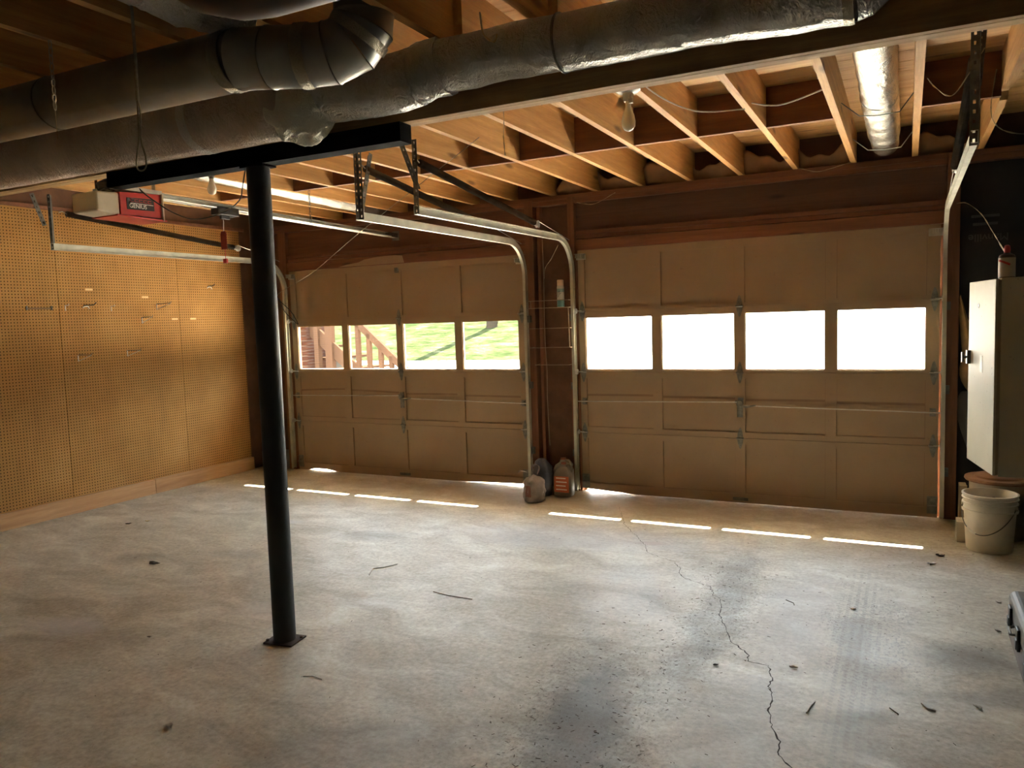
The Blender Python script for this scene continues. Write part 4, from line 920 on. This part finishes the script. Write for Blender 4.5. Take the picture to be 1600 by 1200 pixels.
obj('tied_handle', flap([(0.275, -0.50, 0.225), (0.255, -0.49, 0.28), (0.285, -0.47, 0.31), (0.315, -0.46, 0.28), (0.305, -0.49, 0.23)], 0.02), BAGM, bg_, smooth=60, solid=0.001)
b2 = thing('dark_blue_bag', 'dark bluish plastic bag slumped behind the knotted grey bag', 'bag', (0.24, -0.27, 0))
mb = MB().lathe([(0, 0.002), (0.078, 0.002), (0.085, 0.06), (0.084, 0.18), (0.075, 0.25), (0.05, 0.30), (0.02, 0.325), (0, 0.33)], (0.25, -0.26, 0), 'Z', 40)
for v_ in mb.bm.verts:
    d = Vector((v_.co.x-0.25, v_.co.y+0.26, 0)); q = nz.noise(v_.co*14+Vector((5, 5, 5)))*0.024+abs(nz.noise(v_.co*30))*0.01
    if v_.co.z > 0.01 and d.length > 1e-4: v_.co += d.normalized()*q
obj('bag_body', mb, simple('blue_plastic', (0.055, 0.062, 0.085), 0.35, 0, 0.4, 14, 0.6, 30), b2, smooth=50)
def jug(x, y, label, body, labelm, s=1.0):
    t = thing('jug', label, 'jug', (x, y, 0))
    w_, d_, h_ = 0.075*s, 0.05*s, 0.22*s
    mb = MB(); rings = []
    for z, sx, sy in ((0.001, 0.9, 0.9), (0.012, 1, 1), (h_*0.75, 1, 1), (h_*0.92, 0.75, 0.8), (h_, 0.42, 0.45), (h_*1.03, 0.30, 0.40), (h_*1.10, 0.30, 0.40)):
        rings.append([mb.bm.verts.new((x+w_*sx*abs(cos(a))**0.5*(1 if cos(a) > 0 else -1), y+d_*sy*abs(sin(a))**0.5*(1 if sin(a) > 0 else -1), z)) for a in [2*pi*k/28 for k in range(28)]])
    for a, c in zip(rings, rings[1:]):
        for k in range(28): mb.bm.faces.new((a[k], a[(k+1) % 28], c[(k+1) % 28], c[k]))
    mb.bm.faces.new(rings[0][::-1]); mb.bm.faces.new(rings[-1])
    obj('jug_body', mb, body, t, smooth=50)
    obj('cap', MB().lathe([(0.019*s, 0), (0.019*s, 0.02), (0, 0.021)], (x, y, h_*1.09), 'Z', 20), simple('jug_cap', (0.30, 0.10, 0.07), 0.5), t)
    obj('handle', MB().tube([(x+w_*0.8, y, h_*0.80), (x+w_*0.95, y, h_*0.95), (x+w_*0.6, y, h_*1.08), (x+w_*0.2, y, h_*1.04)], 0.010*s, 8), body, t, smooth=60)
    lb = obj('label_panel', MB().grid(5, 4, lambda a, c: (x-w_*0.80+a*w_*1.6, y-d_-0.002, 0.04+c*h_*0.55)), labelm, t)
    return t, lb
ORG = simple('label_orange', (0.55, 0.14, 0.06), 0.5)
t, lb = jug(0.435, -0.22, 'pale plastic jug with orange lettered label beside the bags at the middle pier', simple('jug_pale', (0.20, 0.175, 0.14), 0.5), ORG, 1.15)
mb = MB()
for i in range(4): mb.box(0.385, 0.485-0.01*(i % 2), -0.2815, -0.2805, 0.06+i*0.033, 0.063+i*0.033+0.006)
obj('label_print', mb, WHI, t)
jug(0.37, -0.078, 'greyish plastic jug standing behind the jug with the orange label', simple('jug_grey', (0.24, 0.22, 0.19), 0.45), simple('label_plain', (0.20, 0.17, 0.14), 0.5), 1.2)

# ------------------------------------------------------------------ right side: cabinet, bottle, buckets, boxes, case
CAB, n, b = mat('cabinet_enamel'); v = coords(n, False)
cc = ramp(n, noise(n, v, 2.0, 5), [(0.3, (0.46, 0.40, 0.26)), (0.7, (0.54, 0.48, 0.34))])
sp2 = ramp(n, noise(n, v, 45, 2), [(0.71, 0.0), (0.75, 1.0)])
L(n, mix(n, mathn(n, 'MULTIPLY', sp2, 0.6), cc, (0.16, 0.08, 0.04)), b.inputs['Base Color']); b.inputs['Roughness'].default_value = 0.6
cb = thing('wall_cabinet', 'tall cream metal cabinet with its door ajar, mounted on the right wall', 'cabinet', (3.70, -1.45, 0.674))
x0, x1, y0, y1, z0, z1 = 3.515, XR-0.001, -1.80, -1.20, 0.674, 1.68; t_ = 0.012
obj('cabinet_body', MB().box(x0, x1, y0, y0+t_, z0, z1).box(x0, x1, y1-t_, y1, z0, z1).box(x1-t_, x1, y0+t_, y1-t_, z0, z1)
    .box(x0, x1-t_, y0+t_, y1-t_, z0, z0+t_).box(x0, x1-t_, y0+t_, y1-t_, z1-t_, z1).box(x0+0.01, x1-t_, y0+t_, y1-t_, 1.17, 1.18), CAB, cb, bevel=0.003)
ang = radians(9.5)
hx, hy = 3.511, -1.80
Mz = Matrix.Rotation(ang, 3, 'Z')
def dpt(a, o, z): # a along door from hinge, o outward
    return Vector((hx-sin(ang)*a-cos(ang)*o, hy+cos(ang)*a-sin(ang)*o, z))
dlen = 0.50
Md = Matrix((Vector((-cos(ang), -sin(ang), 0)), Vector((-sin(ang), cos(ang), 0)), Vector((0, 0, 1)))).transposed()
dr_ = obj('cabinet_door', MB().obox(dpt(dlen/2, 0.012, (z0+z1)/2), (0.018, dlen, z1-z0-0.01), Md), CAB, cb, bevel=0.003)
obj('hinge_strip', MB().obox(Vector((3.508, -1.803, (z0+z1)/2)), (0.012, 0.006, z1-z0-0.02)), simple('grimy_edge', (0.30, 0.24, 0.15), 0.6), cb)
hc = dpt(dlen-0.035, 0.03, 1.26)
obj('cabinet_handle', MB().obox(hc, (0.018, 0.03, 0.075), Md).obox(hc+Vector((-0.028, -0.005, 0)), (0.010, 0.022, 0.055), Md).tube([hc, hc+Vector((-0.03, -0.005, 0))], 0.007, 10), GALVD, dr_)
kc = dpt(0.30, 0.0225, 1.545)
obj('key_hole', MB().tube([kc, kc+Vector((-0.002, -0.0004, 0))], 0.014, 16), BLACKP, dr_)
obj('recess_plate', MB().obox(dpt(0.24, 0.0215, 1.235), (0.002, 0.05, 0.09), Md), CREAMP, dr_)
bt_ = thing('plastic_bottle', 'red capped plastic bottle with white label standing on top of the metal cabinet', 'bottle', (3.565, -1.60, 1.681))
bx, by, bz = 3.555, -1.60, 1.6805
obj('bottle_body', MB().lathe([(0, 0), (0.036, 0), (0.038, 0.004), (0.038, 0.108), (0.034, 0.120), (0.018, 0.128), (0.014, 0.132), (0, 0.132)], (bx, by, bz), 'Z', 32), simple('bottle_dark', (0.05, 0.03, 0.025), 0.4), bt_, smooth=40)
obj('label_wrap', MB().lathe([(0.0385, 0.008), (0.0385, 0.106)], (bx, by, bz), 'Z', 40), simple('label_white', (0.50, 0.44, 0.35), 0.5), bt_, smooth=60)
obj('label_stripe', MB().tube([(bx-0.0385*cos(a)*1.006, by-0.0385*sin(a)*1.006, bz+0.075+0.02*cos(a)) for a in [0.5+0.12*i for i in range(12)]], 0.006, 6), REDP, bt_, smooth=60)
obj('cap', MB().lathe([(0.014, 0.130), (0.015, 0.150), (0.012, 0.168), (0.005, 0.172), (0, 0.172)], (bx, by, bz), 'Z', 20), REDP, bt_, smooth=50)

BKT = simple('bucket_plastic', (0.66, 0.59, 0.47), 0.4, 0, 0.14, 7, 0.08, 30)
bx, by = 3.575, -0.73
bk = thing('bucket', 'cream plastic bucket with wire handle, full of rags, on the floor below the cabinet', 'bucket', (bx, by, 0))
R0, R1, Hb = 0.128, 0.150, 0.365
def rr(z): return R0+(R1-R0)*z/Hb
prof = [(0, 0.001), (R0-0.006, 0.001), (R0, 0.008), (rr(.25), .25), (rr(.25)+0.011, .252), (rr(.26)+0.012, .264), (rr(.265), .268), (rr(.30), .30), (rr(.30)+0.008, .302), (rr(.31)+0.008, .308), (rr(.31), .311), (rr(.33), .33), (rr(.33)+0.008, .332), (rr(.34)+0.008, .338), (rr(.34), .341),
        (rr(.355), .355), (rr(.36)+0.007, .357), (rr(.36)+0.007, .365), (rr(.36)-0.004, .366), (rr(.36)-0.006, .36), (rr(.3)-0.006, .30), (0.0, 0.299)]
obj('bucket_body', MB().lathe(prof, (bx, by, 0), 'Z', 64), BKT, bk, smooth=40)
pa = [(bx-0.148*cos(a), by-0.148*abs(sin(a))-0.012-0.02*abs(sin(a)), 0.285-0.155*sin(a)**1.2) for a in [pi*i/16 for i in range(17)]]
rz = Matrix.Rotation(-0.35, 3, 'Z'); pa = [tuple(rz @ (Vector(p)-Vector((bx, by, 0)))+Vector((bx, by, 0))) for p in pa]
obj('bail_handle', MB().tube(path_interp(pa, 3), 0.0028, 8), GALVD, bk, smooth=60)
obj('hand_grip', MB().tube([pa[5], pa[6], pa[7]], 0.008, 10), WHITEP, bk, smooth=60)
for s_ in (0, 16): obj('handle_ear', MB().lathe([(0, -0.01), (0.014, -0.01), (0.012, 0.008), (0, 0.008)], (pa[s_][0], pa[s_][1], pa[s_][2]), 'X', 16), BKT, bk, smooth=50)
def rags(a, c):
    an, ra = 2*pi*a, c*0.128
    p = Vector((bx+ra*cos(an), by+ra*sin(an), 0)); return (p.x, p.y, 0.318+0.024*nz.noise(p*22)+0.016*nz.noise(p*47)-0.02*c)
obj('bucket_contents', MB().grid(40, 14, rags), simple('rags', (0.16, 0.13, 0.12), 0.9, 0, 0.8, 30, 0.5, 60), bk, smooth=60)
px, py = 3.66, -0.36
pl_ = thing('lidded_pail', 'pale pail topped by a round wooden lid, standing behind the cream bucket', 'pail', (px, py, 0))
obj('pail_body', MB().lathe([(0, 0.001), (0.155, 0.001), (0.160, 0.02), (0.178, 0.36), (0.178, 0.375), (0, 0.375)], (px, py, 0), 'Z', 48), simple('pail_plastic', (0.40, 0.34, 0.25), 0.5, 0, 0.2), pl_, smooth=40)
obj('pail_lid', MB().lathe([(0, 0.376), (0.200, 0.376), (0.207, 0.386), (0.204, 0.398), (0.150, 0.400), (0.146, 0.412), (0.135, 0.416), (0, 0.417)], (px, py, 0), 'Z', 48), wood('lid_wood', (0.30, 0.17, 0.10), (0.18, 0.09, 0.05), 'X', False), pl_, smooth=30)
for (x0, x1, y0, y1, z1, lab, c_) in ((3.40, 3.46, -0.62, -0.48, 0.135, 'small cream carton on the floor left of the cream bucket', (0.52, 0.45, 0.33)), (3.425, 3.47, -0.40, -0.26, 0.33, 'tall tan carton against the door stud behind the small cream carton', (0.30, 0.22, 0.13))):
    t = thing('carton', lab, 'box', ((x0+x1)/2, (y0+y1)/2, 0))
    obj('carton_body', MB().box(x0, x1, y0, y1, 0.0, z1), simple('carton_card', c_, 0.7), t, bevel=0.004)
    obj('carton_flap', MB().box(x0-0.001, x1+0.001, y0-0.001, y0+0.02, z1, z1+0.003), simple('carton_flap', tuple(x*1.15 for x in c_), 0.6), t)
# dark crate edge beside bucket
tagp(obj('dark_board', MB().beam((3.80, -0.75, 0.0), (3.80, -0.70, 0.42), 0.02, 0.25, (0, 1, 0)), simple('dark_panel', (0.04, 0.035, 0.03), 0.6)), 'dark board leaning at the right wall beside the cream bucket', 'board')

# hard case at right edge
cs = thing('tool_case', 'brown hard tool case with black latches on the floor at the right edge', 'tool case', (3.665, -2.80, 0))
BRN = simple('case_brown', (0.15, 0.115, 0.095), 0.5, 0, 0.25, 10, 0.1); RIM = simple('case_rim', (0.15, 0.13, 0.11), 0.55, 0.0, 0.2)
cx0, cx1, cy0, cy1 = 3.515, 3.83, -3.15, -2.36
obj('case_bottom', MB().prism([(cx0+0.035, 0.0), (cx1-0.035, 0.0), (cx1, 0.07), (cx1, 0.17), (cx0, 0.17), (cx0, 0.07)], 'Y', cy0, cy1), BRN, cs, bevel=0.012)
obj('case_lid', MB().prism([(cx0, 0.173), (cx1, 0.173), (cx1, 0.255), (cx1-0.02, 0.272), (cx0+0.02, 0.272), (cx0, 0.255)], 'Y', cy0, cy1), RIM, cs, bevel=0.012)
obj('lid_panel', MB().box(cx0+0.045, cx1-0.045, cy0+0.05, cy1-0.05, 0.272, 0.276), BRN, cs, bevel=0.002)
for y in (-2.48, -2.74, -3.0): obj('latch', MB().box(cx0-0.012, cx0-0.0, y-0.03, y+0.03, 0.145, 0.235).box(cx0-0.016, cx0-0.0, y-0.022, y+0.022, 0.15, 0.19), BLACKP, cs, bevel=0.003)
obj('case_handle', MB().tube([(cx0, -2.66, 0.175), (cx0-0.02, -2.65, 0.172), (cx0-0.02, -2.57, 0.172), (cx0, -2.56, 0.175)], 0.006, 8), GALVD, cs)

# ------------------------------------------------------------------ floor litter
def leaf(x, y, s, rot, label, c_):
    mb = MB(); R_ = Matrix.Rotation(rot, 3, 'Z')
    pts = []
    nn = 12
    for k in range(nn):
        a = 2*pi*k/nn; q = s*(0.75+0.5*nz.noise(Vector((k*1.7, x*9, y*7)))); pts.append(mb.bm.verts.new(Vector((x, y, 0.0012))+R_ @ Vector((q*cos(a), q*0.55*sin(a), 0.003+abs(nz.noise(Vector((k*2.1, x, y))))*s*0.5))))
    c0 = mb.bm.verts.new((x, y, 0.0012))
    for k in range(nn): mb.bm.faces.new((c0, pts[k], pts[(k+1) % nn]))
    return tagp(obj('dry_leaf', mb, simple('leaf_colour', c_, 0.9), smooth=60, solid=0.001), label, 'leaf')
def fl_pt(u_, v_):
    d = f + r*((u_-800)/FPX) - u*((v_-600)/FPX); t = -M.translation.z/d.z; return (M.translation.x+d.x*t, M.translation.y+d.y*t)
for (uu, vv, s, ro, lab, c_) in ((241, 882, 0.05, 0.3, 'dark crumpled leaf cluster on the floor left of the black post', (0.06, 0.045, 0.03)), (201, 819, 0.03, 1.0, 'small curled brown leaf on the floor toward the pegboard wall', (0.09, 0.06, 0.04)),
        (230, 815, 0.025, 0.5, 'pale yellowish leaf scrap on the floor near the pegboard baseboard', (0.55, 0.45, 0.22)), (234, 996, 0.014, 0.2, 'small white crumb of paper on the floor left of the black post', (0.75, 0.68, 0.58)),
        (265, 1136, 0.028, 2.7, 'pale torn leaf scrap on the floor in the lower left', (0.50, 0.44, 0.36)), (1118, 1040, 0.016, 0.2, 'small dark leaf bit on the floor left of the long crack', (0.04, 0.03, 0.02)), (1470, 869, 0.03, 0.4, 'dark curled leaf on the floor before the cream bucket', (0.05, 0.035, 0.025)),
        (1455, 882, 0.035, 0.8, 'pale torn plastic wrapper on the floor before the bucket', (0.60, 0.58, 0.54)), (1240, 1044, 0.022, 0.1, 'pale crumpled paper scrap on the floor right of the long crack', (0.45, 0.40, 0.33)), (1527, 1106, 0.02, 2.6, 'thin pale scrap on the floor at the lower right', (0.50, 0.45, 0.38)),
        (1333, 952, 0.022, 2.6, 'small pale chip on the floor amid the right dirt trail', (0.50, 0.47, 0.42)), (1560, 942, 0.02, 2.6, 'pale chip on the floor left of the tool case', (0.55, 0.52, 0.46)), (1559, 987, 0.016, 2.6, 'dark chip on the floor by the case latch', (0.06, 0.04, 0.03))):
    x, y = fl_pt(uu, vv); leaf(x, y, s, ro, lab, c_)
def twig(uv, lab, c_, r_=0.0022):
    P = [fl_pt(*p) for p in uv]
    return tagp(obj('twig', MB().tube([(p[0], p[1], r_+0.0005) for p in P], r_, 6), simple('twig_colour', c_, 0.9)), lab, 'twig')
twig([(577, 899), (583, 889), (600, 887), (621, 882)], 'bent pale straw on the floor right of the black post', (0.60, 0.57, 0.50), 0.003)
twig([(677, 925), (700, 931), (738, 937)], 'thin brown twig on the floor in the middle', (0.15, 0.09, 0.05))
twig([(1260, 1115), (1267, 1104), (1273, 1098)], 'pale straw on the floor right of the long crack, lower right', (0.6, 0.56, 0.48), 0.003)
twig([(1228, 938), (1240, 943), (1241, 946)], 'short dark twig on the floor near the right dirt trail', (0.08, 0.05, 0.03))
twig([(1390, 1107), (1398, 1113), (1404, 1117)], 'short dark twig on the floor at the lower right', (0.08, 0.05, 0.03))
twig([(474, 1057), (488, 1057), (503, 1062)], 'thin brown twig on the floor just past the post shadow', (0.15, 0.11, 0.08), 0.0015)
twig([(1440, 1100), (1448, 1108), (1462, 1112)], 'pale flat splinter on the floor at the lower right', (0.5, 0.44, 0.36), 0.003)
mb = MB()
def crumb(x, y, s):
    a = random.uniform(0, pi); R_ = Matrix.Rotation(a, 3, 'Z') @ Matrix.Rotation(random.uniform(-.3, .3), 3, 'X')
    mb.obox((x, y, s*0.12+0.001), (s*random.uniform(0.8, 3.5), s*random.uniform(0.3, 0.6), s*0.22), R_)
for _ in range(900):
    q = random.random()
    if q < 0.35: x, y = random.gauss(2.15, 0.16), random.uniform(-4.3, -1.6)
    elif q < 0.6: x, y = random.gauss(1.95, 0.22), random.gauss(-3.75, 0.4)
    elif q < 0.75: x, y = random.gauss(3.2, 0.35), random.uniform(-2.6, -0.8)
    else: x, y = random.uniform(-3.2, 3.6), random.uniform(-4.9, -0.3)
    if x < 3.49 and x > -3.25: crumb(x, y, random.uniform(0.002, 0.0055))
tagp(obj('dirt_crumbs', mb, simple('litter', (0.075, 0.05, 0.032), 1.0, 0, 0.5)), 'scattered crumbs of dirt and leaf bits over the concrete floor', 'dirt', kind='stuff')
mb = MB()
for _ in range(160):
    x, y = (random.gauss(2.1, 0.35), random.uniform(-4.2, -2.0)) if random.random() < .6 else (random.uniform(-2.5, 3.4), random.uniform(-4.8, -1))
    if x < 3.49: crumb(x, y, random.uniform(0.002, 0.004))
tagp(obj('straw_bits', mb, simple('pale_litter', (0.50, 0.45, 0.36), 1.0, 0, 0.3)), 'pale bits of straw and paper scattered over the floor', 'straw', kind='stuff')

# ------------------------------------------------------------------ outdoors
def xr(y): return -4.0 if y < 10.1 else -4.0-0.44*(y-10.1)
def dz(y): return -0.03 if y < 9 else -0.03+0.105*(y-9)
struct('driveway', MB().grid(8, 60, lambda a, c: (xr(0.13+c*50)+a*(7-xr(0.13+c*50)), 0.13+c*50, dz(0.13+c*50))), DRIVE)
struct('driveway_apron', MB().prism([(0.13, -0.03), (7, -0.03), (10.1, 0.59), (10.1, -1), (0.13, -1)], 'X', -16, -4.0), DRIVE)
def gz(x, y):
    t = y-10.1; return 0.59+0.2*min(t, 14)+0.06*max(t-14, 0)+0.07*nz.noise(Vector((x*.4, y*.4, 0)))*min(1, t)
struct('lawn', MB().grid(60, 60, lambda a, c: (-70+a*(xr(10.1+c*60)+70), 10.1+c*60, gz(-70+a*(xr(10.1+c*60)+70), 10.1+c*60))), GRASS, smooth=60)
struct('lawn_right', MB().grid(20, 40, lambda a, c: (7+a*60, 0.2+c*80, 0.0+0.03*c*80)), GRASS, smooth=60)
st_ = thing('deck_stairs', 'brown wooden outdoor stairs with railing seen through the left door windows', 'stairs', (-5.3, 4, -0.03))
YS = 4.0
def S_(u_, v_, y=YS):
    d = f + r*((u_-800)/FPX) - u*((v_-600)/FPX); t = (y-M.translation.y)/d.y; return M.translation+d*t
a, c = S_(562, 508), S_(640, 584)
dirn = (c-a).normalized(); top = a-dirn*1.6
obj('hand_rail', MB().beam(top, c+dirn*0.5, 0.07, 0.11), WDK, st_)
for uu in (560, 577, 595, 611, 627):
    q = S_(uu, 540); t = (q.x-a.x)/(c.x-a.x); zt = a.z+(c.z-a.z)*t
    obj('baluster', MB().box(q.x-0.035, q.x+0.035, YS-0.035, YS+0.035, 0.25, zt), WDK, st_)
for uu, w_ in ((516, 0.07), (497, 0.045), (481, 0.03)):
    q = S_(uu, 540); obj('post', MB().box(q.x-w_, q.x+w_, YS-0.05, YS+0.05, -0.03, 2.6), WDK, st_)
obj('stringer', MB().beam(Vector((top.x, YS+0.02, top.z-0.95)), Vector((c.x+0.6, YS+0.02, c.z-1.25)), 0.05, 0.22), WDK, st_)
for k in range(4):
    obj('tread', MB().box(-6.6+k*0.42, -6.15+k*0.42, YS+0.1, YS+1.2, 1.15-k*0.19, 1.19-k*0.19), WDK, st_)
q = S_(474, 540)
tagp(obj('brick_pillar', MB().box(q.x-0.25, q.x+0.16, YS-0.1, YS+0.5, -0.03, 2.8), BRK), 'brick pillar beside the outdoor stairs, at the far left of the left door windows', 'pillar')
mb = MB().box(-7.6, -6.75, YS+1.3, YS+2.0, -0.03, 0.86).box(-7.6, -6.7, YS+1.25, YS+2.0, 0.86, 0.92)
tagp(obj('concrete_steps', mb, STEP), 'low grey concrete steps behind the brown stair posts outside', 'steps')
tk = thing('tree', 'tree on the lawn, trunk showing in the rightmost window of the left door', 'tree', (-7.9, 14, 1.3))
mb = MB(); mb.tube(path_interp([(-7.9, 14, 1.1), (-7.9, 14, 1.7), (-7.88, 14.05, 3), (-7.95, 14, 18)], 5), [0.30, 0.24, 0.19, 0.17, 0.16, 0.16, 0.16, 0.15, 0.15, 0.15, 0.14, 0.14, 0.14, 0.13, 0.13, 0.12], 16)
obj('trunk', mb, TREE, tk, smooth=60)
cr = MB(); bmesh.ops.create_icosphere(cr.bm, subdivisions=4, radius=2.6)
for v_ in cr.bm.verts: v_.co = v_.co*(1+0.35*nz.noise(v_.co*0.9))+Vector((-7.95, 14, 20))
obj('crown', cr, LEAVES, tk)

mb = MB()
for k in range(9):
    c = Vector((11+random.uniform(-1.5, 1.5)+k*0.9, 4+k*3.2, 2.2)); c2 = MB(); q = bmesh.ops.create_icosphere(mb.bm, subdivisions=4, radius=2.6)
    for v_ in q['verts']: v_.co = v_.co*(1+0.35*nz.noise(v_.co*0.9+c))+c
struct('tree_line', mb, LEAVES)
